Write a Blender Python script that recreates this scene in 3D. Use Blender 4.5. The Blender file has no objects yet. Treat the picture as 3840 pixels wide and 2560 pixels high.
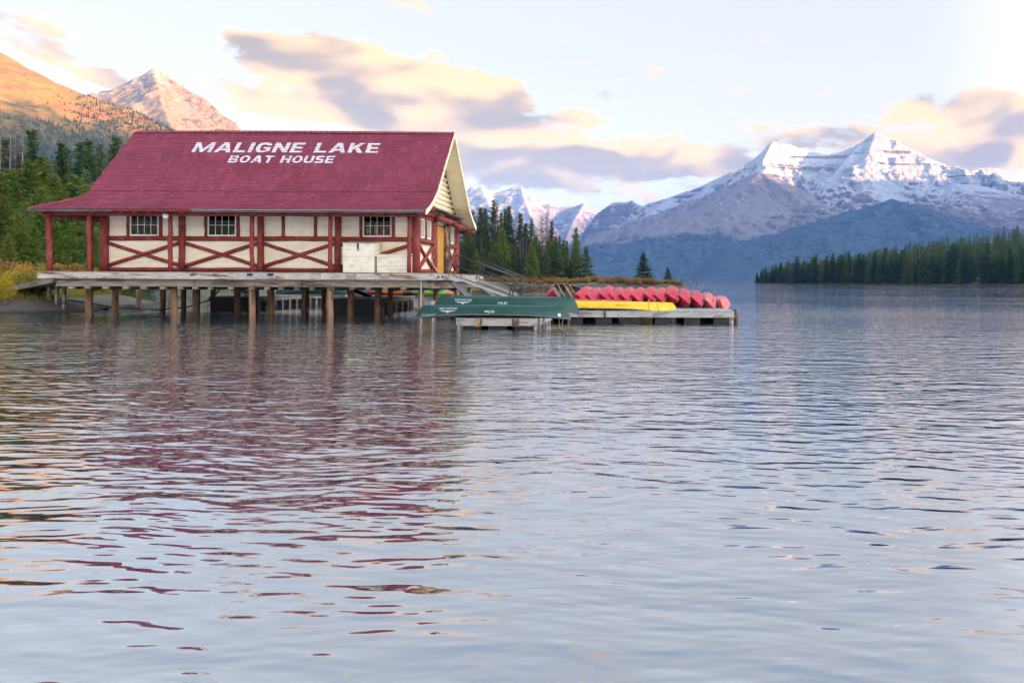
import bpy, bmesh, math, random
import numpy as np
from mathutils import Vector, Matrix, Euler
from mathutils.bvhtree import BVHTree

R = math.radians
sc = bpy.context.scene
COL = sc.collection
rng = random.Random(7)

# ------------------------------------------------------------------ camera
F_PX, CU, CV, ROLL, CAM_H = 2666.7, 2420.0, 1055.0, 0.0044, 1.65
cam_d = bpy.data.cameras.new('camera')
cam_d.sensor_width = 36.0
cam_d.lens = 25.0
cam_d.shift_x = (1920 - CU) / 3840
cam_d.shift_y = (CV - 1280) / 3840
cam_d.clip_start = 0.1
cam_d.clip_end = 60000
cam = bpy.data.objects.new('camera', cam_d)
cam.matrix_world = Matrix.Translation((0, 0, CAM_H)) @ Matrix.Rotation(R(90), 4, 'X') @ Matrix.Rotation(ROLL, 4, 'Z')
COL.objects.link(cam)
sc.camera = cam

def at(u, v, Y):
    """survey point of the photograph brought to its real distance Y"""
    du, dv = u - CU, v - CV
    a, b = du + ROLL * dv, dv - ROLL * du
    return Vector((a * Y / F_PX, Y, CAM_H - b * Y / F_PX))

# ------------------------------------------------------------------ light
SUN_AZ = R(111)      # clockwise from +Y (view direction): behind and right of the camera
SUN_EL = R(5.7)
SUN_DIR = Vector((math.sin(SUN_AZ) * math.cos(SUN_EL), math.cos(SUN_AZ) * math.cos(SUN_EL), math.sin(SUN_EL)))
sun_d = bpy.data.lights.new('sun', 'SUN')
sun_d.energy = 5.0
sun_d.angle = R(0.5)
sun_d.color = (1.0, 0.50, 0.17)
sun = bpy.data.objects.new('sun', sun_d)
sun.rotation_euler = (-SUN_DIR).to_track_quat('-Z', 'Y').to_euler()
sun.location = (100, -100, 300)
COL.objects.link(sun)

sc.view_settings.view_transform = 'Standard'
sc.view_settings.look = 'None'
sc.view_settings.exposure = 3.08
sc.view_settings.gamma = 1.0
sc.view_settings.use_curve_mapping = False
sc.cycles.use_denoising = True
sc.cycles.max_bounces = 6
sc.cycles.diffuse_bounces = 3
sc.cycles.glossy_bounces = 3
sc.cycles.transparent_max_bounces = 12
sc.cycles.volume_bounces = 2
sc.cycles.sample_clamp_indirect = 6

class NT:
    """small helper to write node trees"""
    def __init__(s, tree):
        s.t = tree
    def n(s, typ, **kw):
        nd = s.t.nodes.new(typ)
        for k, v in kw.items():
            if k == 'inp':
                for i, val in v.items():
                    if isinstance(val, bpy.types.NodeSocket):
                        s.t.links.new(val, nd.inputs[i])
                    else:
                        nd.inputs[i].default_value = val
            else:
                setattr(nd, k, v)
        return nd
    def m(s, op, a, b=0.0, c=0.0, clamp=False):
        nd = s.n('ShaderNodeMath', operation=op, use_clamp=clamp, inp={0: a, 1: b, 2: c})
        return nd.outputs[0]
    def vm(s, op, a, b=(0, 0, 0)):
        return s.n('ShaderNodeVectorMath', operation=op, inp={0: a, 1: b}).outputs[0]
    def ss(s, x, lo, hi, o0=0.0, o1=1.0):
        nd = s.n('ShaderNodeMapRange', interpolation_type='SMOOTHSTEP', inp={0: x, 1: lo, 2: hi, 3: o0, 4: o1})
        return nd.outputs[0]
    def mix(s, f, a, b, blend='MIX'):
        nd = s.n('ShaderNodeMix', data_type='RGBA', blend_type=blend)
        for i, val in ((0, f), (6, a), (7, b)):
            if isinstance(val, bpy.types.NodeSocket):
                s.t.links.new(val, nd.inputs[i])
            else:
                nd.inputs[i].default_value = (*val, 1.0) if (i > 0 and len(val) == 3) else val
        return nd.outputs[2]
    def noise(s, vec, scale, detail=3.0, rough=0.5, out=0):
        nd = s.n('ShaderNodeTexNoise', inp={'Vector': vec, 'Scale': scale, 'Detail': detail, 'Roughness': rough})
        return nd.outputs[out]
    def link(s, a, b):
        s.t.links.new(a, b)

# ------------------------------------------------------------------ sky
world = bpy.data.worlds.new('World')
sc.world = world
world.use_nodes = True
wt = NT(world.node_tree)
world.node_tree.nodes.clear()

def to_dir(u, v):
    d = at(u, v, 1.0) - Vector((0, 0, CAM_H))
    return math.atan2(d.x, d.y), d.z / d.length

CL_LO, CL_HI = 0.61, 0.74
CLOUDS = [  # u, v, half-width, half-height, weight
    (960, 195, 150, 70, 0.26), (1220, 225, 260, 95, 0.34), (1560, 290, 260, 90, 0.34), (1860, 370, 160, 60, 0.28),
    (930, 370, 240, 55, 0.26), (1400, 430, 330, 70, 0.26), (1800, 520, 330, 85, 0.32),
    (2180, 600, 360, 90, 0.32), (2640, 600, 280, 60, 0.28), (1950, 690, 300, 45, 0.24),
    (2170, 450, 110, 36, 0.26), (2770, 445, 130, 36, 0.25), (3640, 470, 300, 100, 0.34), (3840, 420, 200, 100, 0.2),
    (3300, 570, 420, 60, 0.26), (130, 190, 260, 65, 0.27), (430, 330, 130, 40, 0.16), (30, 60, 250, 30, 0.12), (1500, 5, 200, 25, 0.14),
]
tc = wt.n('ShaderNodeTexCoord')
dvec = tc.outputs['Generated']
sep = wt.n('ShaderNodeSeparateXYZ', inp={0: dvec})
az = wt.m('ARCTAN2', sep.outputs[0], sep.outputs[1])
zc = sep.outputs[2]
SHEAR = 0.14                                    # the banks of cloud sink towards the right
flat = wt.n('ShaderNodeCombineXYZ', inp={0: az, 1: wt.m('MULTIPLY_ADD', az, SHEAR, zc), 2: 0.0}).outputs[0]
tot = None
for (u, v, su, sv, w) in CLOUDS:
    a0, e0 = to_dir(u, v)
    a1, _ = to_dir(u + su, v)
    _, e2 = to_dir(u, v - sv)
    ka, ke = 1 / abs(a1 - a0), 1 / abs(e2 - e0)
    q = wt.n('ShaderNodeVectorMath', operation='MULTIPLY_ADD', inp={0: flat, 1: (ka, ke, 0), 2: (-a0 * ka, -(e0 + SHEAR * a0) * ke, 0)}).outputs[0]
    ln = wt.n('ShaderNodeVectorMath', operation='LENGTH', inp={0: q}).outputs[1]
    w_ = wt.ss(ln, 0.15, 1.9, w, 0.0)
    tot = w_ if tot is None else wt.m('ADD', tot, w_)
tot = wt.m('MINIMUM', tot, 0.40)
stretched = wt.vm('MULTIPLY', dvec, (1.0, 1.0, 2.4))
wob = wt.noise(stretched, 4.0, 1.0, 0.5, 1)
p2 = wt.n('ShaderNodeVectorMath', operation='MULTIPLY_ADD', inp={0: wob, 1: (0.12, 0.12, 0.12), 2: stretched}).outputs[0]
fb2 = wt.noise(stretched, 2.1, 1.0, 0.5)
bias = wt.m('ADD', tot, wt.m('MULTIPLY', wt.m('SUBTRACT', fb2, 0.5), 0.30))
n0 = wt.noise(p2, 13.0, 8.0, 0.61)
nA = wt.noise(p2, 8.0, 2.0, 0.5)
n1 = wt.noise(wt.vm('ADD', p2, (0.012, 0, 0.070)), 8.0, 2.0, 0.5)
d0 = wt.m('ADD', n0, bias)
alpha = wt.ss(d0, CL_LO, CL_HI)
low = wt.ss(zc, 0.13, 0.215, 0.16, 0.0)          # the low bank lies in shadow already
shade = wt.ss(wt.m('ADD', wt.m('ADD', wt.m('SUBTRACT', n1, wt.m('ADD', nA, wt.m('MULTIPLY', wt.m('SUBTRACT', n0, 0.5), 0.55))), low), wt.m('MULTIPLY', wt.m('SUBTRACT', d0, 0.72), 0.30)), -0.06, 0.24)
sky = wt.n('ShaderNodeTexSky', sky_type='NISHITA', sun_disc=False, sun_elevation=SUN_EL, sun_rotation=SUN_AZ,
           altitude=1600.0, air_density=1.0, dust_density=1.2, ozone_density=1.0)
SKY_STR = 0.10
veil_f = 0.82
veil = wt.mix(wt.ss(zc, 0.0, 0.34), (2.80, 2.15, 1.45), (2.14, 1.88, 1.58))
veil = wt.mix(wt.ss(zc, 0.33, 0.90), veil, (1.15, 1.50, 2.05))
# veil brightens towards the low sun, boosted out of view to light the walls
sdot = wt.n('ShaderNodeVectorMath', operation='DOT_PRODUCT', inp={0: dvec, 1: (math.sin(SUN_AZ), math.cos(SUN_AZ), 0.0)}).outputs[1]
sun_boost = wt.ss(sdot, -0.02, 0.95, 0.53, 4.0)
gl3 = wt.n('ShaderNodeCombineXYZ', inp={0: sun_boost, 1: sun_boost, 2: sun_boost}).outputs[0]
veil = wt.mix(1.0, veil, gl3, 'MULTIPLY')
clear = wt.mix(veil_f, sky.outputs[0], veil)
cloud_col = wt.mix(shade, (2.00, 1.16, 0.40), (0.64, 0.42, 0.28))
cloud_col = wt.mix(1.0, cloud_col, wt.n('ShaderNodeCombineXYZ', inp={0: wt.ss(sdot, -0.05, 1.0, 1.0, 2.0), 1: wt.ss(sdot, -0.05, 1.0, 1.0, 2.0), 2: wt.ss(sdot, -0.05, 1.0, 1.0, 2.0)}).outputs[0], 'MULTIPLY')
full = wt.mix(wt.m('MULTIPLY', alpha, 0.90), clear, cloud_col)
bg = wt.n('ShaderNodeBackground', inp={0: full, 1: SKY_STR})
wo = wt.n('ShaderNodeOutputWorld')
wt.link(bg.outputs[0], wo.inputs[0])

# ------------------------------------------------------------------ helpers
def link(name, me, mat=None, parent=None, smooth=False):
    o = bpy.data.objects.new(name, me)
    COL.objects.link(o)
    if mat is not None and len(me.materials) == 0:
        me.materials.append(mat)
    if smooth:
        me.polygons.foreach_set('use_smooth', np.ones(len(me.polygons), dtype=bool))
    if parent is not None:
        o.parent = parent
        if parent.type == 'EMPTY' and parent.get('_base') is not None:
            o.matrix_parent_inverse = Matrix.Translation(-Vector(parent['_base']))
    return o

def thing(name, label, cat, base=(0, 0, 0), group=None, world_children=True):
    o = bpy.data.objects.new(name, None)
    COL.objects.link(o)
    o.location = base
    o.empty_display_size = 0.2
    o['label'] = label; o['category'] = cat
    if group: o['group'] = group
    if world_children: o['_base'] = tuple(base)
    return o

def tag(o, label, cat, group=None, kind=None):
    o['label'] = label; o['category'] = cat
    if group: o['group'] = group
    if kind: o['kind'] = kind
    return o

class MB:
    def __init__(s):
        s.v = []; s.f = []
    def add(s, vs, fs):
        n = len(s.v)
        s.v.extend([tuple(p) for p in vs]); s.f.extend([tuple(i + n for i in f) for f in fs])
        return s
    def box(s, x0, x1, y0, y1, z0, z1):
        return s.add([(x0,y0,z0),(x1,y0,z0),(x1,y1,z0),(x0,y1,z0),(x0,y0,z1),(x1,y0,z1),(x1,y1,z1),(x0,y1,z1)],
                     [(0,3,2,1),(4,5,6,7),(0,1,5,4),(1,2,6,5),(2,3,7,6),(3,0,4,7)])
    def bar(s, p0, p1, w, h, up=(0, 0, 1)):
        p0, p1 = Vector(p0), Vector(p1)
        d = (p1 - p0).normalized()
        up = Vector(up)
        if abs(d.dot(up)) > 0.98: up = Vector((0, 1, 0))
        a = d.cross(up).normalized() * (w / 2); b = a.cross(d).normalized() * (h / 2)
        vs = [p + sa * a + sb * b for p in (p0, p1) for sa, sb in ((-1,-1),(1,-1),(1,1),(-1,1))]
        return s.add(vs, [(0,1,2,3),(7,6,5,4),(0,4,5,1),(1,5,6,2),(2,6,7,3),(3,7,4,0)])
    def tube(s, pts, rad, n=10, cap=True, wob=0.0, rg=rng):
        pts = [Vector(p) for p in pts]
        if not isinstance(rad, (list, tuple)): rad = [rad] * len(pts)
        base = len(s.v); ref = None
        for i, p in enumerate(pts):
            d = (pts[min(i + 1, len(pts) - 1)] - pts[max(i - 1, 0)]).normalized()
            if ref is None:
                ref = Vector((0, 0, 1)) if abs(d.z) < 0.9 else Vector((1, 0, 0))
            a = d.cross(ref).normalized(); b = d.cross(a).normalized()
            for k in range(n):
                t = 2 * math.pi * k / n
                r = rad[i] * (1 + (rg.uniform(-wob, wob) if wob else 0))
                s.v.append(tuple(p + a * math.cos(t) * r + b * math.sin(t) * r))
        for i in range(len(pts) - 1):
            for k in range(n):
                k2 = (k + 1) % n
                s.f.append((base + i*n + k, base + i*n + k2, base + (i+1)*n + k2, base + (i+1)*n + k))
        if cap:
            s.f.append(tuple(base + k for k in range(n))[::-1])
            e = base + (len(pts) - 1) * n
            s.f.append(tuple(e + k for k in range(n)))
        return s
    def log(s, p0, p1, r, n=12, seg=6, wob=0.035, bend=0.012):
        """a peeled pole: slightly crooked, not quite round"""
        p0, p1 = Vector(p0), Vector(p1)
        pts, rad = [], []
        for i in range(seg + 1):
            t = i / seg
            k = 0 if i in (0, seg) else 1
            pts.append(p0.lerp(p1, t) + Vector((rng.uniform(-1,1), rng.uniform(-1,1), rng.uniform(-1,1))) * bend * k)
            rad.append(r * (1 + rng.uniform(-0.05, 0.05)))
        return s.tube(pts, rad, n, True, wob)
    def me(s, name):
        m = bpy.data.meshes.new(name)
        m.from_pydata(s.v, [], s.f)
        m.update()
        return m
    def build(s, name, mat, parent=None, smooth=False):
        return link(name, s.me(name), mat, parent, smooth)

def np_mesh(name, V, Fq, smooth=False):
    m = bpy.data.meshes.new(name)
    V = np.asarray(V, dtype=np.float32); Fq = np.asarray(Fq, dtype=np.int32)
    k = Fq.shape[1]
    m.vertices.add(len(V)); m.vertices.foreach_set('co', V.ravel())
    m.loops.add(Fq.size); m.loops.foreach_set('vertex_index', Fq.ravel())
    m.polygons.add(len(Fq))
    m.polygons.foreach_set('loop_start', np.arange(0, Fq.size, k, dtype=np.int32))
    m.polygons.foreach_set('loop_total', np.full(len(Fq), k, dtype=np.int32))
    if smooth: m.polygons.foreach_set('use_smooth', np.ones(len(Fq), dtype=bool))
    m.update(calc_edges=True)
    return m

def copy_tree(o, loc, rotz=0.0, scale=1.0, label=None, scz=None):
    c = o.copy(); COL.objects.link(c)
    c.location = loc; c.rotation_euler = (0, 0, rotz); c.scale = (scale, scale, scz if scz else scale)
    if label: c['label'] = label
    for ch in o.children:
        d = ch.copy(); COL.objects.link(d); d.parent = c
        for gch in ch.children:
            e = gch.copy(); COL.objects.link(e); e.parent = d
    return c

# value-gradient noise on numpy grids
_perm = np.random.RandomState(3).permutation(4096)
_grad = np.random.RandomState(4).uniform(0, 2 * np.pi, 4096)
def pnoise(x, y, seed=0):
    xi, yi = np.floor(x).astype(int), np.floor(y).astype(int)
    xf, yf = x - xi, y - yi
    u, v = xf*xf*xf*(xf*(xf*6-15)+10), yf*yf*yf*(yf*(yf*6-15)+10)
    def gr(ix, iy, dx, dy):
        h = _grad[_perm[(_perm[(ix + seed * 131) & 4095] + iy) & 4095]]
        return np.cos(h) * dx + np.sin(h) * dy
    a = gr(xi, yi, xf, yf) * (1-u) + gr(xi+1, yi, xf-1, yf) * u
    b = gr(xi, yi+1, xf, yf-1) * (1-u) + gr(xi+1, yi+1, xf-1, yf-1) * u
    return (a * (1-v) + b * v) * 1.5
def fbm(x, y, octv=4, seed=0, gain=0.5, ridged=False):
    s = 0; a = 1.0; tot = 0; f = 1.0
    for o in range(octv):
        n = pnoise(x * f, y * f, seed + o * 7)
        if ridged: n = 1 - 2 * np.abs(n)
        s = s + a * n; tot += a; a *= gain; f *= 2.03
    return s / tot

# ------------------------------------------------------------------ materials
def new_mat(name):
    m = bpy.data.materials.new(name)
    m.use_nodes = True
    m.node_tree.nodes.clear()
    t = NT(m.node_tree)
    out = t.n('ShaderNodeOutputMaterial')
    b = t.n('ShaderNodeBsdfPrincipled')
    t.link(b.outputs[0], out.inputs[0])
    return m, t, b

def mat(name, c1, c2=None, scale=6.0, stretch=(1, 1, 1), rough=0.7, lo=0.4, hi=0.65, detail=5, bump=0.0, bscale=None,
        c3=None, s3=1.2, spec=0.3, rnd=0.0, metal=0.0, coat=0.0):
    m, t, b = new_mat(name)
    geo = t.n('ShaderNodeNewGeometry')
    pos = t.vm('MULTIPLY', geo.outputs['Position'], stretch)
    if c2 is None: c2 = tuple(x * 0.82 for x in c1)
    nz = t.noise(pos, scale, detail, 0.6)
    col = t.mix(t.ss(nz, lo, hi), c1, c2)
    if c3 is not None:
        col = t.mix(t.ss(t.noise(pos, s3, 4, 0.65), 0.52, 0.62), col, c3)
    if rnd:
        oi = t.n('ShaderNodeObjectInfo')
        k = t.m('ADD', t.m('MULTIPLY', oi.outputs['Random'], 2 * rnd), 1 - rnd)
        hs = t.n('ShaderNodeHueSaturation', inp={'Value': k, 'Color': col, 'Hue': 0.5})
        col = hs.outputs[0]
    t.link(col, b.inputs['Base Color'])
    b.inputs['Roughness'].default_value = rough
    b.inputs['Specular IOR Level'].default_value = spec
    b.inputs['Metallic'].default_value = metal
    b.inputs['Coat Weight'].default_value = coat
    if bump:
        bn = t.n('ShaderNodeBump', inp={'Strength': 1.0, 'Distance': bump, 'Height': t.noise(pos, bscale or scale * 2, 4, 0.6)})
        t.link(bn.outputs[0], b.inputs['Normal'])
    return m

M = {}
M['red_log'] = mat('red_painted_log', (0.235, 0.036, 0.028), (0.165, 0.024, 0.020), 5, (1, 1, 0.5), 0.62, bump=0.006, bscale=14, c3=(0.27, 0.062, 0.05), s3=2.2)
M['red_dark'] = mat('red_painted_soffit', (0.17, 0.03, 0.026), (0.12, 0.022, 0.02), 4, rough=0.8)
M['cream'] = mat('cream_painted_board', (0.86, 0.77, 0.60), (0.80, 0.70, 0.53), 2.5, (0.4, 0.4, 2), 0.6, c3=(0.74, 0.65, 0.50), s3=1.3, rnd=0.03, bump=0.0015, bscale=30)
M['cream_log'] = mat('cream_log_siding', (0.84, 0.74, 0.50), (0.77, 0.66, 0.42), 3, (1, 0.4, 2), 0.6, bump=0.003)
M['white'] = mat('white_sash_paint', (0.80, 0.77, 0.68), (0.72, 0.68, 0.58), 8, rough=0.5)
M['box_white'] = mat('white_chest_paint', (0.80, 0.75, 0.64), (0.73, 0.67, 0.54), 3, (1, 1, 2), 0.6, c3=(0.66, 0.58, 0.44), s3=3, bump=0.002)
M['box_top'] = mat('worn_chest_lid', (0.33, 0.26, 0.19), (0.24, 0.19, 0.14), 6)
M['fascia'] = mat('weathered_fascia', (0.50, 0.46, 0.41), (0.36, 0.31, 0.27), 5, (0.35, 1, 3), 0.8, lo=0.38, hi=0.6, c3=(0.17, 0.075, 0.055), s3=1.5, bump=0.004)
M['timber'] = mat('grey_timber', (0.30, 0.26, 0.20), (0.19, 0.155, 0.11), 4, (0.3, 0.6, 3), 0.85, c3=(0.11, 0.085, 0.06), s3=0.9, bump=0.004)
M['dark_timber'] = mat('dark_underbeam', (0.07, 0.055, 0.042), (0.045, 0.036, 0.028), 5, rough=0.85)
M['piling'] = mat('piling_wood', (0.26, 0.155, 0.09), (0.17, 0.095, 0.055), 3, (2.5, 2.5, 0.5), 0.75, c3=(0.09, 0.055, 0.035), s3=0.8, bump=0.008, rnd=0.25)
M['dock'] = mat('dock_board', (0.40, 0.375, 0.34), (0.29, 0.27, 0.245), 5, (0.5, 0.5, 2), 0.85, c3=(0.20, 0.17, 0.14), s3=1.7, bump=0.003, rnd=0.10)
M['plank'] = mat('dock_plank', (0.36, 0.37, 0.38), (0.27, 0.27, 0.27), 5, (2, 0.5, 1), 0.85, rnd=0.14, bump=0.003)
M['float'] = mat('black_dock_float', (0.022, 0.023, 0.026), (0.014, 0.014, 0.016), 5, rough=0.5)
M['alu'] = mat('aluminium', (0.42, 0.43, 0.45), (0.33, 0.34, 0.36), 9, rough=0.4, metal=0.6)
M['rail'] = mat('dark_steel_rail', (0.055, 0.055, 0.065), (0.04, 0.04, 0.045), 9, rough=0.4, metal=0.3)
M['grate'] = mat('grey_ramp_grating', (0.04, 0.042, 0.048), (0.025, 0.027, 0.03), 40, rough=0.8, spec=0.05)
M['jamb'] = mat('bare_log_jamb', (0.10, 0.065, 0.04), (0.045, 0.028, 0.018), 4, (2, 2, 0.5), c3=(0.35, 0.22, 0.11), s3=2.5)
M['door_wood'] = mat('yellow_pine_door', (0.55, 0.27, 0.055), (0.44, 0.20, 0.035), 3, (3, 3, 0.4), 0.5)
M['old_wood'] = mat('old_roof_board', (0.14, 0.11, 0.085), (0.06, 0.05, 0.04), 7, (2, 0.5, 2))
M['gutter'] = mat('eave_gutter', (0.10, 0.095, 0.09), (0.055, 0.05, 0.047), 3, (0.4, 1, 1), 0.5)
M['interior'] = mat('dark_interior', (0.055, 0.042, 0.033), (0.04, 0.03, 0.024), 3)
M['globe'] = mat('white_globe_glass', (0.85, 0.85, 0.82), (0.82, 0.82, 0.8), 2, rough=0.25, spec=0.5)
M['black'] = mat('black_iron', (0.02, 0.02, 0.02), None, 5, rough=0.5)
M['red_letter'] = mat('red_stencil_paint', (0.38, 0.05, 0.05), (0.5, 0.2, 0.17), 40)
M['antler'] = mat('bone_antler', (0.52, 0.40, 0.27), (0.36, 0.25, 0.15), 8)
M['stone'] = mat('chimney_stone', (0.40, 0.33, 0.23), (0.25, 0.2, 0.14), 6, bump=0.02)
M['rope'] = mat('rope', (0.32, 0.24, 0.13), None, 20)
M['hose'] = mat('black_hose', (0.015, 0.015, 0.016), None, 5, rough=0.4)
M['rock'] = mat('shore_rock', (0.11, 0.10, 0.095), (0.05, 0.045, 0.042), 3, bump=0.03)
M['letter_white'] = mat('white_roof_paint', (0.80, 0.77, 0.78), (0.66, 0.60, 0.62), 7, (1, 1, 1), 0.6, c3=(0.55, 0.40, 0.44), s3=5.5)
M['decal'] = mat('white_decal', (0.78, 0.80, 0.80), None, 5, rough=0.4)
M['decal_dark'] = mat('dark_decal', (0.03, 0.03, 0.03), None, 5, rough=0.4)
M['ash'] = mat('ash_wood_trim', (0.56, 0.37, 0.16), (0.44, 0.27, 0.10), 10, rough=0.45)
M['web'] = mat('black_seat_web', (0.03, 0.028, 0.026), None, 9)
def hull_mat(name, c, c2, sc3):
    return mat(name, c, c2, 2.2, (1, 1, 1), 0.40, c3=sc3, s3=4.5, spec=0.32, rnd=0.07, bump=0.0015)
M['hull_green'] = hull_mat('green_canoe_hull', (0.010, 0.048, 0.036), (0.013, 0.060, 0.048), (0.02, 0.062, 0.05))
M['hull_red'] = hull_mat('red_canoe_hull', (0.50, 0.016, 0.036), (0.43, 0.013, 0.030), (0.55, 0.06, 0.075))
M['hull_red_faded'] = hull_mat('faded_red_canoe_hull', (0.60, 0.11, 0.10), (0.54, 0.08, 0.08), (0.62, 0.17, 0.15))
M['hull_yellow'] = hull_mat('yellow_canoe_hull', (0.76, 0.48, 0.010), (0.70, 0.42, 0.010), (0.66, 0.43, 0.04))
M['hull_black'] = mat('black_canoe_inside', (0.035, 0.036, 0.042), (0.022, 0.022, 0.026), 4, rough=0.5, c3=(0.10, 0.10, 0.11), s3=3)
M['gunwale'] = mat('grey_gunwale', (0.16, 0.165, 0.18), (0.10, 0.10, 0.11), 9, rough=0.4)

# roof shingles: each shingle shifts a little in tone
def roof_mat():
    m, t, b = new_mat('red_stained_shingle')
    geo = t.n('ShaderNodeNewGeometry')
    p = geo.outputs['Position']
    cell = t.vm('FLOOR', t.vm('MULTIPLY', p, (4.6, 11.0, 11.0)))
    wn = t.n('ShaderNodeTexWhiteNoise', noise_dimensions='3D', inp={'Vector': cell}).outputs[0]
    big = t.noise(p, 0.7, 4, 0.6)
    streak = t.noise(t.vm('MULTIPLY', p, (5, 1.0, 1.0)), 1.4, 4, 0.6)
    col = t.mix(wn, (0.190, 0.026, 0.048), (0.268, 0.044, 0.080))
    col = t.mix(t.ss(big, 0.42, 0.62), col, (0.195, 0.028, 0.048))
    col = t.mix(t.m('MULTIPLY', t.ss(streak, 0.5, 0.75), 0.55), col, (0.35, 0.10, 0.15))
    odd = t.ss(wn, 0.955, 0.965)
    col = t.mix(t.m('MULTIPLY', odd, 0.35), col, (0.30, 0.028, 0.034))
    col = t.mix(t.m('MULTIPLY', t.ss(t.noise(t.vm('MULTIPLY', p, (1.6, 0.5, 0.5)), 1.1, 5, 0.7), 0.56, 0.70), 0.6), col, (0.165, 0.040, 0.058))
    t.link(col, b.inputs['Base Color'])
    b.inputs['Roughness'].default_value = 0.62
    b.inputs['Specular IOR Level'].default_value = 0.4
    bn = t.n('ShaderNodeBump', inp={'Strength': 0.6, 'Distance': 0.006, 'Height': t.noise(t.vm('MULTIPLY', p, (8, 1, 1)), 6, 3)})
    t.link(bn.outputs[0], b.inputs['Normal'])
    return m
M['shingle'] = roof_mat()

def glass_mat():
    m = bpy.data.materials.new('window_glass'); m.use_nodes = True
    m.node_tree.nodes.clear(); t = NT(m.node_tree)
    tr = t.n('ShaderNodeBsdfTransparent', inp={0: (0.82, 0.86, 0.86, 1)})
    gl = t.n('ShaderNodeBsdfGlossy', inp={1: 0.02})
    mx = t.n('ShaderNodeMixShader', inp={0: 0.014, 1: tr.outputs[0], 2: gl.outputs[0]})
    o = t.n('ShaderNodeOutputMaterial'); t.link(mx.outputs[0], o.inputs[0])
    return m
M['glass'] = glass_mat()

def leaf_mat(name, ca, cb, cc=None, sc_=0.6, rndv=0.25, hue=0.02):
    m, t, b = new_mat(name)
    geo = t.n('ShaderNodeNewGeometry')
    tcn = t.n('ShaderNodeTexCoord')
    oi = t.n('ShaderNodeObjectInfo')
    nz = t.noise(geo.outputs['Position'], sc_, 3, 0.6)
    fine = t.n('ShaderNodeTexWhiteNoise', noise_dimensions='3D', inp={'Vector': t.vm('FLOOR', t.vm('SCALE', geo.outputs['Position']))})
    fine.inputs['Vector'].links[0].from_node.inputs[0].links[0].from_node.inputs['Scale'].default_value = 3.0
    col = t.mix(t.ss(t.m('ADD', t.m('MULTIPLY', nz, 0.7), t.m('MULTIPLY', fine.outputs[0], 0.3)), 0.35, 0.65), ca, cb)
    if cc is not None:
        col = t.mix(t.ss(oi.outputs['Random'], 0.55, 0.9), col, cc)
    hs = t.n('ShaderNodeHueSaturation', inp={'Color': col,
             'Value': t.m('ADD', t.m('MULTIPLY', oi.outputs['Random'], 2 * rndv), 1 - rndv),
             'Hue': t.m('ADD', t.m('MULTIPLY', t.m('FRACT', t.m('MULTIPLY', oi.outputs['Random'], 7.31)), 2 * hue), 0.5 - hue)})
    t.link(hs.outputs[0], b.inputs['Base Color'])
    b.inputs['Roughness'].default_value = 0.7
    b.inputs['Specular IOR Level'].default_value = 0.25
    tl = t.n('ShaderNodeBsdfTranslucent'); t.link(hs.outputs[0], tl.inputs[0])
    mx = t.n('ShaderNodeMixShader', inp={0: 0.5, 1: b.outputs[0], 2: tl.outputs[0]})
    t.link(mx.outputs[0], [n for n in t.t.nodes if n.type == 'OUTPUT_MATERIAL'][0].inputs[0])
    return m
M['pine'] = leaf_mat('pine_needles', (0.100, 0.158, 0.026), (0.180, 0.232, 0.038), (0.135, 0.172, 0.038))
M['spruce'] = leaf_mat('spruce_needles', (0.060, 0.105, 0.042), (0.105, 0.150, 0.050), (0.100, 0.140, 0.070))
M['fir_far'] = leaf_mat('far_conifer_needles', (0.032, 0.064, 0.032), (0.052, 0.092, 0.032), (0.085, 0.125, 0.034), 0.2)
M['dead'] = leaf_mat('dead_twigs', (0.085, 0.066, 0.058), (0.115, 0.088, 0.075), (0.14, 0.09, 0.06))
M['bark'] = mat('bark', (0.10, 0.075, 0.055), (0.055, 0.042, 0.033), 4, (3, 3, 0.6), rnd=0.2)
M['snag'] = mat('bleached_trunk', (0.24, 0.215, 0.19), (0.13, 0.11, 0.095), 3, (3, 3, 0.5))
M['shrub'] = leaf_mat('autumn_willow_leaves', (0.31, 0.185, 0.036), (0.42, 0.26, 0.042), (0.24, 0.15, 0.055), 0.5, 0.28, 0.025)
M['shrub_y'] = leaf_mat('yellow_willow_leaves', (0.52, 0.30, 0.018), (0.62, 0.38, 0.022), (0.45, 0.30, 0.03), 0.8)
M['shrub_g'] = leaf_mat('green_gold_leaves', (0.21, 0.185, 0.035), (0.30, 0.235, 0.04), (0.16, 0.19, 0.04), 0.6)
M['grass'] = leaf_mat('meadow_grass', (0.16, 0.18, 0.035), (0.30, 0.22, 0.05), None, 0.3)

# ------------------------------------------------------------------ lake and lake bed
def structure(o):
    o['kind'] = 'structure'
    return o

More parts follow.
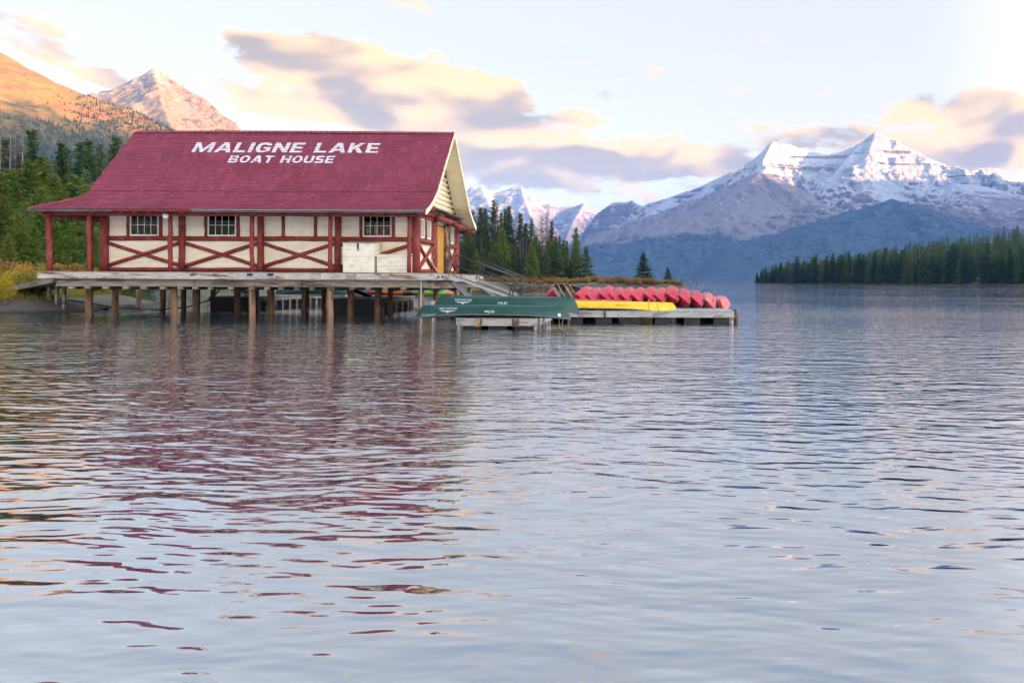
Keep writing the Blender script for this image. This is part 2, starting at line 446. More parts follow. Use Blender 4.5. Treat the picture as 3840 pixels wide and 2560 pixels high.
def water_mat():
    m, t, b = new_mat('lake_water')
    hg = bpy.data.node_groups.new('ripple_height', 'ShaderNodeTree')
    hg.interface.new_socket('p', in_out='INPUT', socket_type='NodeSocketVector')
    hg.interface.new_socket('h', in_out='OUTPUT', socket_type='NodeSocketFloat')
    g = NT(hg); i = g.n('NodeGroupInput'); o = g.n('NodeGroupOutput')
    p = i.outputs[0]
    warp = g.vm('SCALE', g.vm('SUBTRACT', g.noise(p, 0.35, 2, 0.5, 1), (0.5, 0.5, 0.5)))
    warp.node.inputs['Scale'].default_value = 0.8
    p = g.vm('ADD', p, warp)
    tot = None
    for (fx, fy, amp, ang, det) in RIPPLES:
        rt = g.n('ShaderNodeVectorRotate', rotation_type='Z_AXIS', inp={0: p, 'Angle': R(ang)}).outputs[0]
        nz = g.noise(g.vm('MULTIPLY', rt, (fx, fy, 1.0)), 1.0, det, 0.45)
        h = g.m('MULTIPLY', nz, amp)
        tot = h if tot is None else g.m('ADD', tot, h)
    g.link(tot, o.inputs[0])
    geo = t.n('ShaderNodeNewGeometry')
    pos = t.vm('MULTIPLY', geo.outputs['Position'], (1, 1, 0))
    E = 0.02
    def hgt(off):
        nd = t.n('ShaderNodeGroup', node_tree=hg)
        t.link(t.vm('ADD', pos, off), nd.inputs[0]); return nd.outputs[0]
    h0, hx, hy = hgt((0, 0, 0)), hgt((E, 0, 0)), hgt((0, E, 0))
    # breeze patches: calmer and more ruffled water
    patch = t.noise(t.vm('MULTIPLY', pos, (0.028, 0.075, 1)), 1.0, 3, 0.5)
    # breeze grows away from the sheltered bank
    yv = t.n('ShaderNodeSeparateXYZ', inp={0: pos}).outputs[1]
    k = t.m('MULTIPLY', t.ss(patch, 0.32, 0.68, 0.60, 1.30), t.m('MULTIPLY', t.ss(yv, 3.0, 13.0, 0.95, 1.1), t.ss(yv, 14.0, 70.0, 1.0, 0.5)))
    sx = t.m('MULTIPLY', t.m('DIVIDE', t.m('SUBTRACT', h0, hx), E), k)
    sy = t.m('MULTIPLY', t.m('DIVIDE', t.m('SUBTRACT', h0, hy), E), k)
    nrm = t.vm('NORMALIZE', t.n('ShaderNodeCombineXYZ', inp={0: sx, 1: sy, 2: 1.0}).outputs[0])
    t.link(nrm, b.inputs['Normal'])
    b.inputs['Base Color'].default_value = WATER_COL
    b.inputs['Roughness'].default_value = 0.012
    b.inputs['IOR'].default_value = WATER_IOR
    gl = t.n('ShaderNodeBsdfGlossy', inp={0: (0.93, 0.96, 1.0, 1), 1: 0.012}); t.link(nrm, gl.inputs['Normal'])
    mx = t.n('ShaderNodeMixShader', inp={0: WATER_MIRROR, 1: b.outputs[0], 2: gl.outputs[0]})
    t.link(mx.outputs[0], [n for n in t.t.nodes if n.type == 'OUTPUT_MATERIAL'][0].inputs[0])
    return m
WATER_COL = (0.020, 0.031, 0.042, 1)
WATER_IOR = 2.0
WATER_MIRROR = 0.46
RIPPLES = [(0.40, 1.2, 0.034, 8, 1.0), (0.95, 2.9, 0.032, -6, 1.0), (2.1, 6.6, 0.024, 12, 1.0), (3.5, 12.0, 0.0125, -3, 1.0)]
M['water'] = water_mat()
S = 13000
structure(MB().add([(-S, -7000, 0), (S, -7000, 0), (S, 14400, 0), (-S, 14400, 0)], [(0, 1, 2, 3)]).build('lake_water', M['water']))
M['bed'] = mat('lake_bed', (0.12, 0.11, 0.09), (0.08, 0.075, 0.06), 0.5)
structure(MB().add([(-S, -7000, -14), (S, -7000, -14), (S, 14400, -14), (-S, 14400, -14)], [(0, 1, 2, 3)]).build('ground', M['bed']))

# ------------------------------------------------------------------ near shore
LAND = np.array([(-70, 20), (-45, 27.5), (-36, 31.5), (-30.3, 33.2), (-27.0, 34.6), (-28.6, 38.5), (-30.5, 42.5), (-32.4, 47.5),
                 (-36, 52), (-45, 60), (-56, 72), (-80, 103), (-105, 135), (-112, 150), (-96, 162), (-60, 215), (-52, 236), (-36, 243),
                 (-18, 240.5), (-4, 243), (8, 241.5), (15.2, 243), (17.6, 244.6), (16.2, 246.5), (6, 255), (-8, 266), (-22, 282), (-24, 300), (-30, 360), (-60, 460),
                 (-420, 700), (-900, 700), (-900, 20)], float)
def poly_sd(P, x, y):
    """signed distance to polygon, positive inside"""
    d = np.full(x.shape, 1e9); ins = np.zeros(x.shape, bool)
    n = len(P)
    for i in range(n):
        ax, ay = P[i]; bx, by = P[(i + 1) % n]
        ex, ey = bx - ax, by - ay
        t = np.clip(((x - ax) * ex + (y - ay) * ey) / (ex * ex + ey * ey), 0, 1)
        d = np.minimum(d, np.hypot(x - ax - t * ex, y - ay - t * ey))
        c = ((ay > y) != (by > y)) & (x < (bx - ax) * (y - ay) / (by - ay + 1e-12) + ax)
        ins ^= c
    return np.where(ins, d, -d)
def land_z(x, y):
    x = np.asarray(x, float); y = np.asarray(y, float)
    sd = poly_sd(LAND, x, y) + fbm(x / 6, y / 6, 3, 5) * 0.5 * np.clip(y / 60, 0.3, 2)
    near = np.clip((75 - y) / 25, 0, 1)
    up = 1.55 * (1 - np.exp(-np.clip(sd, 0, None) / 5.0)) + np.clip(sd - 30, 0, 400) * 0.02
    z = np.where(sd > 0, up, sd * 0.22)
    z = z + fbm(x / 2.2, y / 2.2, 3, 9) * 0.05 * np.clip(sd, 0, 1.5) + fbm(x / 14, y / 14, 2, 19) * 0.25 * np.clip(sd / 8, 0, 1)
    return np.maximum(z, -3)

def shore_mat():
    m, t, b = new_mat('shore_ground')
    geo = t.n('ShaderNodeNewGeometry'); p = geo.outputs['Position']
    z = t.n('ShaderNodeSeparateXYZ', inp={0: p}).outputs[2]
    gr = t.mix(t.noise(p, 9.0, 5, 0.7), (0.045, 0.036, 0.027), (0.150, 0.120, 0.088))
    gr = t.mix(t.ss(t.noise(p, 0.8, 3), 0.45, 0.6), gr, (0.105, 0.080, 0.055))
    wet = t.ss(z, 0.02, 0.20)
    gr = t.mix(wet, (0.022, 0.019, 0.016), gr)
    ga = t.mix(t.ss(t.noise(p, 1.5, 5, 0.6), 0.4, 0.6), (0.10, 0.13, 0.025), (0.22, 0.17, 0.045))
    f = t.ss(t.m('ADD', z, t.m('MULTIPLY', t.m('SUBTRACT', t.noise(p, 0.6, 4), 0.5), 0.9)), 0.62, 0.86)
    t.link(t.mix(f, gr, ga), b.inputs['Base Color'])
    b.inputs['Roughness'].default_value = 0.85
    bn = t.n('ShaderNodeBump', inp={'Strength': 1.0, 'Distance': 0.05, 'Height': t.noise(p, 7, 5, 0.7)})
    t.link(bn.outputs[0], b.inputs['Normal'])
    return m
M['shore'] = shore_mat()

def grid_land(name, xs, ys, zf, mt):
    gx, gy = np.meshgrid(xs, ys)
    z = zf(gx, gy)
    V = np.stack([gx.ravel(), gy.ravel(), z.ravel()], 1)
    nx, ny = len(xs), len(ys)
    i = np.arange((ny - 1) * (nx - 1)); r, c = i // (nx - 1), i % (nx - 1)
    q = np.stack([r*nx + c, r*nx + c + 1, (r+1)*nx + c + 1, (r+1)*nx + c], 1)
    return link(name, np_mesh(name, V, q, True), mt)
xs = np.concatenate([np.linspace(-520, -140, 70)[:-1], np.linspace(-140, -62, 60)[:-1], np.linspace(-62, -20, 110)[:-1], np.linspace(-20, 30, 50)])
ys = np.concatenate([np.linspace(15, 80, 150)[:-1], np.linspace(80, 225, 75)[:-1], np.linspace(225, 300, 75)[:-1], np.linspace(300, 640, 40)])
structure(grid_land('shore_ground', xs, ys, land_z, M['shore']))

# far right bank
RLAND = np.array([(97, 655), (104, 640), (112, 600), (122, 560), (150, 500), (185, 450), (222, 408), (300, 340), (520, 260), (1500, 260), (1500, 1500), (300, 1300), (150, 900), (103, 700)], float)
def rland_z(x, y):
    x = np.asarray(x, float); y = np.asarray(y, float)
    sd = poly_sd(RLAND, x, y) + fbm(x / 20, y / 20, 2, 3) * 1.5
    z = np.where(sd > 0, 1.6 * (1 - np.exp(-np.clip(sd, 0, None) / 7)) + np.clip(sd - 16, 0, 400) * 0.17 * np.clip((x - 95) / 110, 0, 1.1), sd * 0.2)
    return np.maximum(z, -4)
M['far_floor'] = mat('far_bank_floor', (0.045, 0.050, 0.028), (0.03, 0.034, 0.02), 0.3, c3=(0.12, 0.085, 0.04), s3=0.08)
structure(grid_land('far_bank', np.linspace(80, 900, 190), np.linspace(250, 1100, 190), rland_z, M['far_floor']))

# ------------------------------------------------------------------ mountains
def terrain(name, ridges, x0, x1, y0, y1, step, mt, amp=70, seed=1, spur=0.45, wl=700.0, zlo=-30, xstep=None, front=1200.0):
    xs = np.arange(x0, x1, xstep or step); ys = np.arange(y0, y1, step)
    gx, gy = np.meshgrid(xs, ys)
    h = np.full(gx.shape, -1e9); dm = np.full(gx.shape, 1e9)
    sp = spur * wl * fbm(gx / wl, gy / wl, 3, seed); sp2 = 0.10 * wl * (fbm(gx / (wl * 0.3), gy / (wl * 0.3), 4, seed + 50, 0.5, True) - 0.3)
    for pts, slope, D0 in ridges:
        for a, b in zip(pts[:-1], pts[1:]):
            ex, ey = b.x - a.x, b.y - a.y
            t = np.clip(((gx - a.x) * ex + (gy - a.y) * ey) / (ex * ex + ey * ey + 1e-9), 0, 1)
            d = np.hypot(gx - a.x - t * ex, gy - a.y - t * ey)
            de = np.maximum(d + sp * np.clip(d / 700, 0, 1) - sp2 * np.clip(d / 260, 0, 1), 0.3 * d)
            c = a.z + t * (b.z - a.z) - slope * de / (1 + de / D0)
            h = np.maximum(h, c); dm = np.minimum(dm, d)
    fade = np.clip(dm / 260, 0.06, 1) * np.clip(h / 300, 0, 1)
    h = h + amp * fade * (fbm(gx / 300, gy / 300, 5, seed + 20, 0.5, True) - 0.35)
    h = h + amp * 0.10 * np.clip(h / 300, 0, 1) * fbm(gx / 60, gy / 60, 3, seed + 33, 0.6, True)
    ed = np.minimum(np.minimum((gy - y0) / front, (y1 - gy) / 500), np.minimum((gx - x0) / 400, (x1 - gx) / 400))
    ed = np.clip(ed * (1 + 0.25 * fbm(gx / 500, gy / 500, 3, seed + 70)), 0, 1)
    h = (h + 30) * (1 - (1 - ed) ** 1.6) - 30
    h = np.maximum(h, zlo)
    V = np.stack([gx.ravel(), gy.ravel(), h.ravel()], 1)
    nx, ny = len(xs), len(ys)
    i = np.arange((ny - 1) * (nx - 1)); r, c = i // (nx - 1), i % (nx - 1)
    q = np.stack([r*nx + c, r*nx + c + 1, (r+1)*nx + c + 1, (r+1)*nx + c], 1)
    keep = (h.ravel()[q] > zlo + 0.01).any(1)
    o = link(name, np_mesh(name, V, q[keep], True), mt)
    return structure(o), (xs, ys, h)

def mountain_mat(name, rock1, rock2, scree, snow_z, snow_soft, tree_z, tree_soft, nzw=520, strata=True, forest=(0.018, 0.028, 0.032), nsc=0.004, steep=0.55, dust=0.0):
    m, t, b = new_mat(name)
    geo = t.n('ShaderNodeNewGeometry'); p = geo.outputs['Position']
    z = t.n('ShaderNodeSeparateXYZ', inp={0: p}).outputs[2]
    nz = t.n('ShaderNodeSeparateXYZ', inp={0: geo.outputs['Normal']}).outputs[2]
    n1 = t.noise(p, nsc, 6, 0.62); n2 = t.noise(p, nsc * 5, 5, 0.65)
    rock = t.mix(t.ss(n2, 0.35, 0.65), rock1, rock2)
    if strata:
        bw = t.noise(t.vm('MULTIPLY', t.vm('ADD', p, t.vm('SCALE', t.noise(p, nsc, 3, 0.5, 1))), (0.0004, 0.0004, 0.018)), 1.0, 4, 0.7)
        rock = t.mix(t.m('MULTIPLY', t.ss(bw, 0.48, 0.56), 0.6), rock, tuple(x * 0.55 for x in rock1))
    col = t.mix(t.ss(nz, 0.62, 0.85), rock, scree)
    sn = t.m('ADD', z, t.m('ADD', t.m('MULTIPLY', t.m('SUBTRACT', n1, 0.5), nzw), t.m('ADD', t.m('MULTIPLY', t.m('SUBTRACT', n2, 0.5), nzw * 0.8), t.m('MULTIPLY', t.m('SUBTRACT', nz, steep), 900.0))))
    snow = t.ss(sn, snow_z, snow_z + snow_soft)
    if dust:
        streak = t.ss(t.noise(p, nsc * 9, 5, 0.7), 0.50, 0.62)
        snow = t.m('MULTIPLY', snow, t.m('ADD', t.m('MULTIPLY', streak, dust), 1 - dust))
    if strata:
        cliff = t.m('MULTIPLY', t.ss(bw, 0.49, 0.56), t.ss(nz, 0.80, 0.60))
        snow = t.m('MULTIPLY', snow, t.m('SUBTRACT', 1.0, cliff))
    col = t.mix(snow, col, (0.31, 0.315, 0.33))
    tr = t.m('ADD', z, t.m('ADD', t.m('MULTIPLY', t.m('SUBTRACT', n1, 0.5), 420.0), t.m('MULTIPLY', t.m('SUBTRACT', n2, 0.5), 160.0)))
    fm = t.ss(tr, tree_z, tree_z + tree_soft, 1.0, 0.0)
    fcol = t.mix(t.ss(t.noise(p, 0.022, 5, 0.75), 0.38, 0.62), forest, tuple(x * 2.6 for x in forest))
    col = t.mix(fm, col, fcol)
    t.link(col, b.inputs['Base Color'])
    b.inputs['Roughness'].default_value = 0.9
    b.inputs['Specular IOR Level'].default_value = 0.1
    bn = t.n('ShaderNodeBump', inp={'Strength': 1.0, 'Distance': 22.0, 'Height': t.noise(p, 0.016, 5, 0.65)})
    t.link(bn.outputs[0], b.inputs['Normal'])
    return m

def line(pts, Y=None):
    return [at(q[0], q[1], q[2] if len(q) > 2 else Y) for q in pts]

# right massif, across the lake
M['mt_right'] = mountain_mat('snowy_massif', (0.10, 0.078, 0.075), (0.165, 0.13, 0.12), (0.16, 0.13, 0.125), 790, 120, 300, 120, 640, steep=0.64)
sky_r = [(2085, 905, 9400), (2170, 850, 9200), (2248, 795, 8900), (2300, 760, 8700), (2362, 757, 8600), (2370, 748, 8600), (2378, 758, 8600), (2403, 773, 8500),
         (2514, 740, 8400), (2610, 706, 8300), (2662, 684, 8300), (2736, 647, 8200), (2773, 655, 8200), (2821, 621, 8100), (2862, 565, 8000), (2880, 543, 8000),
         (2899, 532, 8000), (2951, 540, 8000), (3032, 566, 8000), (3099, 580, 8000), (3165, 566, 8000), (3224, 540, 7900), (3284, 495, 7900),
         (3328, 521, 7900), (3395, 558, 7900), (3432, 603, 7900), (3454, 625, 7900), (3506, 640, 7900), (3550, 662, 8000), (3594, 651, 8100),
         (3683, 629, 8200), (3735, 632, 8200), (3840, 666, 8200), (4000, 720, 8300), (4300, 800, 8500)]
rid = [(line(sky_r), 1.7, 1900.0),
       (line([(2899, 532, 8000), (2862, 600, 7500)]), 0.95, 6000.0),
       (line([(3284, 495, 7900), (3250, 590, 7550), (3290, 680, 7100), (3343, 760, 6500)]), 0.75, 2600.0),
       (line([(3224, 540, 7900), (3140, 640, 7500), (3100, 740, 7100)]), 0.75, 2600.0),
       (line([(3432, 603, 7900), (3420, 690, 7400)]), 0.8, 2600.0),
       (line([(2514, 740, 8400), (2420, 815, 7700), (2280, 872, 7000), (2180, 935, 6500), (2100, 990, 6200)]), 0.62, 3000.0),
       (line([(2662, 684, 8300), (2600, 790, 7600), (2520, 860, 7000)]), 0.7, 3000.0)]
terrain('mountain', rid, -1400, 5600, 4600, 9400, 15, M['mt_right'], 130, 11, spur=0.28)
M['mt_scree'] = mountain_mat('scree_pyramid', (0.11, 0.088, 0.084), (0.16, 0.128, 0.12), (0.175, 0.142, 0.135), 1150, 200, 300, 90, 420, strata=False, steep=0.8)
rid = [(line([(2847, 643, 7000), (2876, 740, 6550), (2866, 830, 6050), (2850, 930, 5400), (2830, 1010, 4900)]), 0.50, 6000.0),
       (line([(2847, 643, 7000), (2800, 677, 6950), (2766, 736, 6850), (2660, 815, 6600), (2544, 884, 6300), (2400, 965, 6000), (2250, 1030, 5800)]), 0.58, 5000.0),
       (line([(2847, 643, 7000), (2930, 690, 7000), (3010, 750, 6950), (3100, 815, 6900)]), 0.80, 2600.0)]
terrain('mountain', rid, -900, 2600, 4200, 7500, 14, M['mt_scree'], 42, 17, spur=0.16, wl=500)
M['mt_shoulder'] = mountain_mat('snow_shoulder', (0.105, 0.082, 0.078), (0.155, 0.122, 0.115), (0.15, 0.12, 0.115), 850, 180, 520, 120, 300, strata=False, steep=0.75)
rid = [(line([(3454, 640, 7700), (3483, 714, 7000), (3580, 688, 6900), (3690, 700, 6900), (3840, 736, 6900), (4000, 760, 6900), (4300, 830, 6900)]), 0.55, 4000.0),
       (line([(3580, 688, 6900), (3520, 790, 6300), (3560, 880, 5700)]), 0.5, 4000.0), (line([(3700, 700, 6900), (3700, 830, 6200), (3760, 900, 5700)]), 0.5, 4000.0)]
terrain('mountain', rid, 1700, 5600, 4400, 7900, 16, M['mt_shoulder'], 36, 19, spur=0.2, wl=500)
M['mt_wood'] = mountain_mat('wooded_foothill', (0.20, 0.165, 0.17), (0.29, 0.245, 0.24), (0.28, 0.24, 0.245), 3000, 180, 1500, 120, 300, strata=False)
rid = [(line([(3136, 806, 5700), (3284, 769, 5600), (3343, 745, 5600), (3432, 776, 5500), (3543, 832, 5400), (3654, 880, 5300), (3840, 930, 5200), (4100, 960, 5200)]), 0.42, 5000.0),
       (line([(3300, 769, 5600), (3136, 815, 5400), (3025, 868, 5200), (2900, 925, 5000), (2780, 985, 4800), (2600, 1035, 4600)]), 0.34, 5000.0)]
terrain('hills', rid, 200, 5400, 3700, 6600, 18, M['mt_wood'], 50, 27, spur=0.20, wl=500)

# middle range beyond the head of the valley
M['mt_mid'] = mountain_mat('distant_range', (0.11, 0.092, 0.09), (0.17, 0.145, 0.135), (0.16, 0.135, 0.125), 1000, 500, 250, 150, 650, dust=0.4)
sky_m = [(1450, 800), (1600, 745), (1700, 728), (1749, 720), (1770, 698), (1803, 701), (1826, 720), (1854, 729), (1887, 717), (1924, 705), (1953, 702), (1969, 720),
         (1981, 762), (1995, 776), (2027, 773), (2060, 766), (2098, 780), (2149, 776), (2189, 766), (2247, 792), (2330, 840), (2450, 880)]
mm, _ = terrain('mountain', [(line(sky_m, 12500), 1.7, 2000.0), (line([(1953, 702, 12500), (1985, 800, 11800), (2020, 880, 11000), (2060, 980, 10400)]), 0.8, 3000.0),
                     (line([(2189, 766, 12500), (2150, 830, 11900), (2120, 900, 11300)]), 0.75, 3000.0),
                     (line([(1803, 701, 12500), (1850, 800, 11700), (1900, 900, 11000)]), 0.8, 3000.0)],
        -5200, 800, 10200, 13800, 20, M['mt_mid'], 150, 23, wl=700, spur=0.3)

# grey pyramid behind the boathouse
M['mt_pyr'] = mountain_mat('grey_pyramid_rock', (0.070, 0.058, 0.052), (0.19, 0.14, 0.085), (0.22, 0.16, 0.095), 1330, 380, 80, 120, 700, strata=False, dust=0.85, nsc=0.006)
sky_p = [(380, 420), (438, 388), (455, 365), (472, 367), (489, 350), (510, 303), (531, 293), (553, 271), (578, 260), (604, 267), (638, 286), (689, 320), (723, 342),
         (761, 363), (808, 397), (833, 427), (884, 456), (914, 497), (980, 550), (1100, 660), (1300, 800)]
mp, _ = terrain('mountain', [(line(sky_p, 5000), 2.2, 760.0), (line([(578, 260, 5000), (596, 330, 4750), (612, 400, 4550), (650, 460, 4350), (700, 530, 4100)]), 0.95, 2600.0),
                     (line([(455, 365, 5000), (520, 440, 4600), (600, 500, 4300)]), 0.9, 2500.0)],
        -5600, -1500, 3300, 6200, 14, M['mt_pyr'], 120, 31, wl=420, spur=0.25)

# grassy hill at the left with forest on its flank
def hill_mat():
    m, t, b = new_mat('autumn_hill')
    geo = t.n('ShaderNodeNewGeometry'); p = geo.outputs['Position']
    z = t.n('ShaderNodeSeparateXYZ', inp={0: p}).outputs[2]
    n1 = t.noise(t.vm('MULTIPLY', p, (1, 1, 0.35)), 0.0055, 5, 0.6); n2 = t.noise(p, 0.03, 5, 0.65)
    grass = t.mix(t.ss(n2, 0.4, 0.62), (0.23, 0.145, 0.040), (0.17, 0.112, 0.034))
    rust = t.mix(t.ss(n1, 0.50, 0.58), grass, (0.21, 0.10, 0.04))
    pale = t.mix(t.m('MULTIPLY', t.ss(t.noise(t.vm('MULTIPLY', p, (1.4, 1, 0.25)), 0.009, 4, 0.6), 0.62, 0.70), 0.8), rust, (0.32, 0.24, 0.17))
    zz = t.m('ADD', z, t.m('ADD', t.m('MULTIPLY', t.m('SUBTRACT', n1, 0.5), 520.0), t.m('MULTIPLY', t.m('SUBTRACT', n2, 0.5), 150.0)))
    f = t.ss(zz, 430, 560, 1.0, 0.0)
    t.link(t.mix(f, pale, t.mix(n2, (0.026, 0.042, 0.02), (0.07, 0.065, 0.025))), b.inputs['Base Color'])
    b.inputs['Roughness'].default_value = 0.95
    b.inputs['Specular IOR Level'].default_value = 0.1
    bn = t.n('ShaderNodeBump', inp={'Strength': 1.0, 'Distance': 6.0, 'Height': t.noise(p, 0.05, 4, 0.65)})
    t.link(bn.outputs[0], b.inputs['Normal'])
    return m
M['hill'] = hill_mat()
sky_h = [(-900, 60), (-500, 80), (-200, 110), (0, 197), (43, 227), (85, 254), (140, 282), (191, 303), (255, 327), (306, 350), (366, 376), (425, 393), (468, 403), (510, 422),
         (561, 448), (616, 480), (720, 560), (850, 660), (1000, 770), (1200, 880), (1500, 960)]
hill_r = [(line(sky_h, 2500), 0.62, 6000.0), (line([(-200, 110, 2500), (-60, 330, 2200), (20, 520, 1900), (60, 700, 1600)]), 0.5, 6000.0),
          (line([(191, 303, 2500), (260, 470, 2250), (300, 600, 2050), (340, 760, 1800)]), 0.5, 6000.0),
          (line([(468, 403, 2500), (540, 560, 2300), (600, 700, 2100)]), 0.5, 6000.0)]
hl, (hxs, hys, hh) = terrain('hills', hill_r, -3600, -200, 900, 3400, 12, M['hill'], 26, 41, spur=0.22, wl=420)
bpy.context.view_layer.update()

# unseen range added behind the camera, crest shaped to shade the bay
S2 = Vector((SUN_DIR.x, SUN_DIR.y, 0)).normalized(); T2 = Vector((-S2.y, S2.x, 0))
if T2.y < 0: T2 = -T2
def shade_range():
    nt, ns = 120, 24
    t = np.linspace(-4500, 11500, nt); s = np.linspace(-2600, 2600, ns)
    tt, ssg = np.meshgrid(t, s)
    crest = np.interp(tt, [0, 2200, 3700, 6500], [1130, 1150, 1300, 1650]) + 60 * fbm(tt / 900, tt * 0 + 3.3, 4, 61)
    z = crest * np.clip(1 - np.abs(ssg) / 2600, 0, 1) ** 1.1 + 120 * fbm(tt / 600, ssg / 600, 4, 62) * np.clip(np.abs(ssg) / 500, 0, 1) * np.clip(1 - np.abs(ssg) / 2600, 0, 1)
    x = S2.x * (5200 + ssg) + T2.x * tt; y = S2.y * (5200 + ssg) + T2.y * tt
    V = np.stack([x.ravel(), y.ravel(), z.ravel() - 4], 1)
    i = np.arange((ns - 1) * (nt - 1)); r, c = i // (nt - 1), i % (nt - 1)
    q = np.stack([r*nt + c, r*nt + c + 1, (r+1)*nt + c + 1, (r+1)*nt + c], 1)
    return link('mountain', np_mesh('mountain', V, q, True), M['mt_right'])
structure(shade_range())

# wood on the left hillside: one mass of small conifers
def hillside_wood():
    rs = np.random.RandomState(5)
    n = 60000
    x = rs.uniform(-3300, -500, n); y = rs.uniform(1000, 2560, n)
    ix = np.clip(((x - hxs[0]) / (hxs[1] - hxs[0])).astype(int), 0, len(hxs) - 1); iy = np.clip(((y - hys[0]) / (hys[1] - hys[0])).astype(int), 0, len(hys) - 1)
    z = hh[iy, ix]
    u = CU + x * F_PX / y
    clear = fbm(x / 260, y / 260, 3, 77) * 260 + fbm(x / 60, y / 60, 3, 78) * 160
    dens = np.clip((np.interp(u, [-100, 0, 250, 450], [430, 470, 640, 900]) - (z + clear)) / 240, 0.006, 1)
    keep = (z > 20) & (u > -150) & (u < 900) & (rs.uniform(0, 1, n) < dens)
    x, y, z = x[keep][:26000], y[keep][:26000], z[keep][:26000]
    n = len(x); h = rs.uniform(9, 19, n) * np.clip(1.25 - z / 900, 0.5, 1.1); r = h * rs.uniform(0.16, 0.24, n)
    k = 5; a = np.arange(k) * 2 * np.pi / k
    ring = np.stack([np.cos(a), np.sin(a)], 1)
    V = np.zeros((n, k + 1, 3)); rot = rs.uniform(0, 6.28, n)
    for j in range(k):
        V[:, j, 0] = x + r * np.cos(a[j] + rot); V[:, j, 1] = y + r * np.sin(a[j] + rot); V[:, j, 2] = z - 1 + h * 0.08 * rs.uniform(-1, 1, n)
    V[:, k, 0] = x; V[:, k, 1] = y; V[:, k, 2] = z + h
    base = (np.arange(n) * (k + 1))[:, None]
    Fc = np.concatenate([np.stack([base[:, 0] + j, base[:, 0] + (j + 1) % k, base[:, 0] + k], 1) for j in range(k)])
    return link('hillside_forest', np_mesh('hillside_forest', V.reshape(-1, 3), Fc), M['hill_tree'])
M['hill_tree'] = leaf_mat('hillside_conifers', (0.030, 0.060, 0.024), (0.070, 0.090, 0.028), None, 0.02)
hw = hillside_wood(); hw['kind'] = 'stuff'; hw['label'] = 'dense conifer forest covering the flank of the grassy hill'; hw['category'] = 'forest'

# ------------------------------------------------------------------ air
HAZE_D = 4.8e-5
hz = MB().box(-13200, 13200, -7200, 14600, -16, 1830).build('haze', None)
hm = bpy.data.materials.new('blue_haze'); hm.use_nodes = True; hm.node_tree.nodes.clear()
ht = NT(hm.node_tree)
pv = ht.n('ShaderNodeVolumePrincipled'); pv.inputs['Density'].default_value = HAZE_D
pv.inputs['Color'].default_value = (0.22, 0.46, 1.0, 1); pv.inputs['Anisotropy'].default_value = 0.0
ho = ht.n('ShaderNodeOutputMaterial'); ht.link(pv.outputs[0], ho.inputs['Volume'])
hz.data.materials.append(hm); hz['kind'] = 'stuff'; hz['label'] = 'thin blue evening haze over the lake and mountains'; hz['category'] = 'haze'

# ================================================================== boathouse
DECK = 2.0
YF, YW, YB = 32.5, 33.7, 40.6            # porch posts, front wall, rear wall
XL, XR = -25.58, -10.85                   # end walls
house = thing('boat_house', 'red-roofed cream and red log boathouse standing over the water on wooden pilings', 'boathouse', (-18.2, 36.5, 0))

# ---- roof profile, eave to ridge (front); mirrored for the back
RIDGE_Y, RIDGE_Z = 36.6, 9.22
PROF = [(31.9, 4.79), (32.5, 5.06), (33.04, 5.40), (33.55, 5.76), (RIDGE_Y, RIDGE_Z)]
RX0, RX1, RXP = -26.25, -9.87, -27.67     # gable rake left, rake right, porch skirt eave left
def arc(prof):
    s = [0.0]
    for a, b in zip(prof[:-1], prof[1:]): s.append(s[-1] + math.hypot(b[0] - a[0], b[1] - a[1]))
    return s
S_ARC = arc(PROF); S_TOT = S_ARC[-1]
def prof_at(s):
    s = min(max(s, 0), S_TOT)
    for i in range(len(PROF) - 1):
        if s <= S_ARC[i + 1] or i == len(PROF) - 2:
            t = (s - S_ARC[i]) / (S_ARC[i + 1] - S_ARC[i]); a, b = PROF[i], PROF[i + 1]
            L = S_ARC[i + 1] - S_ARC[i]
            d = ((b[0] - a[0]) / L, (b[1] - a[1]) / L)
            return a[0] + t * (b[0] - a[0]), a[1] + t * (b[1] - a[1]), d
S_BREAK = S_ARC[2]
def left_edge(s):
    y = prof_at(s)[0]
    if s >= S_BREAK: return RX0
    return RXP + (RX0 - RXP) * (y - 31.9) / (33.04 - 31.9)

# roof deck (boards under the shingles): front and back slopes plus left skirt
def slope_sheet(mb, pts, x0f, x1, th=0.09, flip=False):
    n = len(pts); up = []
    for i, (y, z) in enumerate(pts):
        x0 = x0f(i)
        up += [(x0, y, z), (x1, y, z), (x0, y, z - th), (x1, y, z - th)]
    fs = []
    for i in range(n - 1):
        a, b = i * 4, i * 4 + 4
        fs += [(a, a+1, b+1, b), (a+2, b+2, b+3, a+3), (a, b, b+2, a+2), (a+1, a+3, b+3, b+1)]
    fs += [(0, 2, 3, 1), (4*n-4, 4*n-3, 4*n-1, 4*n-2)]
    mb.add(up, fs)
BACK = [(2 * RIDGE_Y - y + 0.05, z) for y, z in PROF]
mb = MB()
slope_sheet(mb, PROF, lambda i: left_edge(S_ARC[i]) if i < 3 else RX0, RX1)
slope_sheet(mb, BACK, lambda i: left_edge(S_ARC[i]) if i < 3 else RX0, RX1)
yb = BACK[0][0]; ybk = BACK[2][0]
mb.add([(RXP, 31.9, 4.79), (RX0, 33.04, 5.40), (RX0, ybk, 5.40), (RXP, yb, 4.79),
        (RXP, 31.9, 4.70), (RX0, 33.04, 5.31), (RX0, ybk, 5.31), (RXP, yb, 4.70)],
       [(0, 3, 2, 1), (4, 5, 6, 7), (0, 4, 7, 3), (1, 2, 6, 5)])
roof = mb.build('roof', M['red_dark'], house)

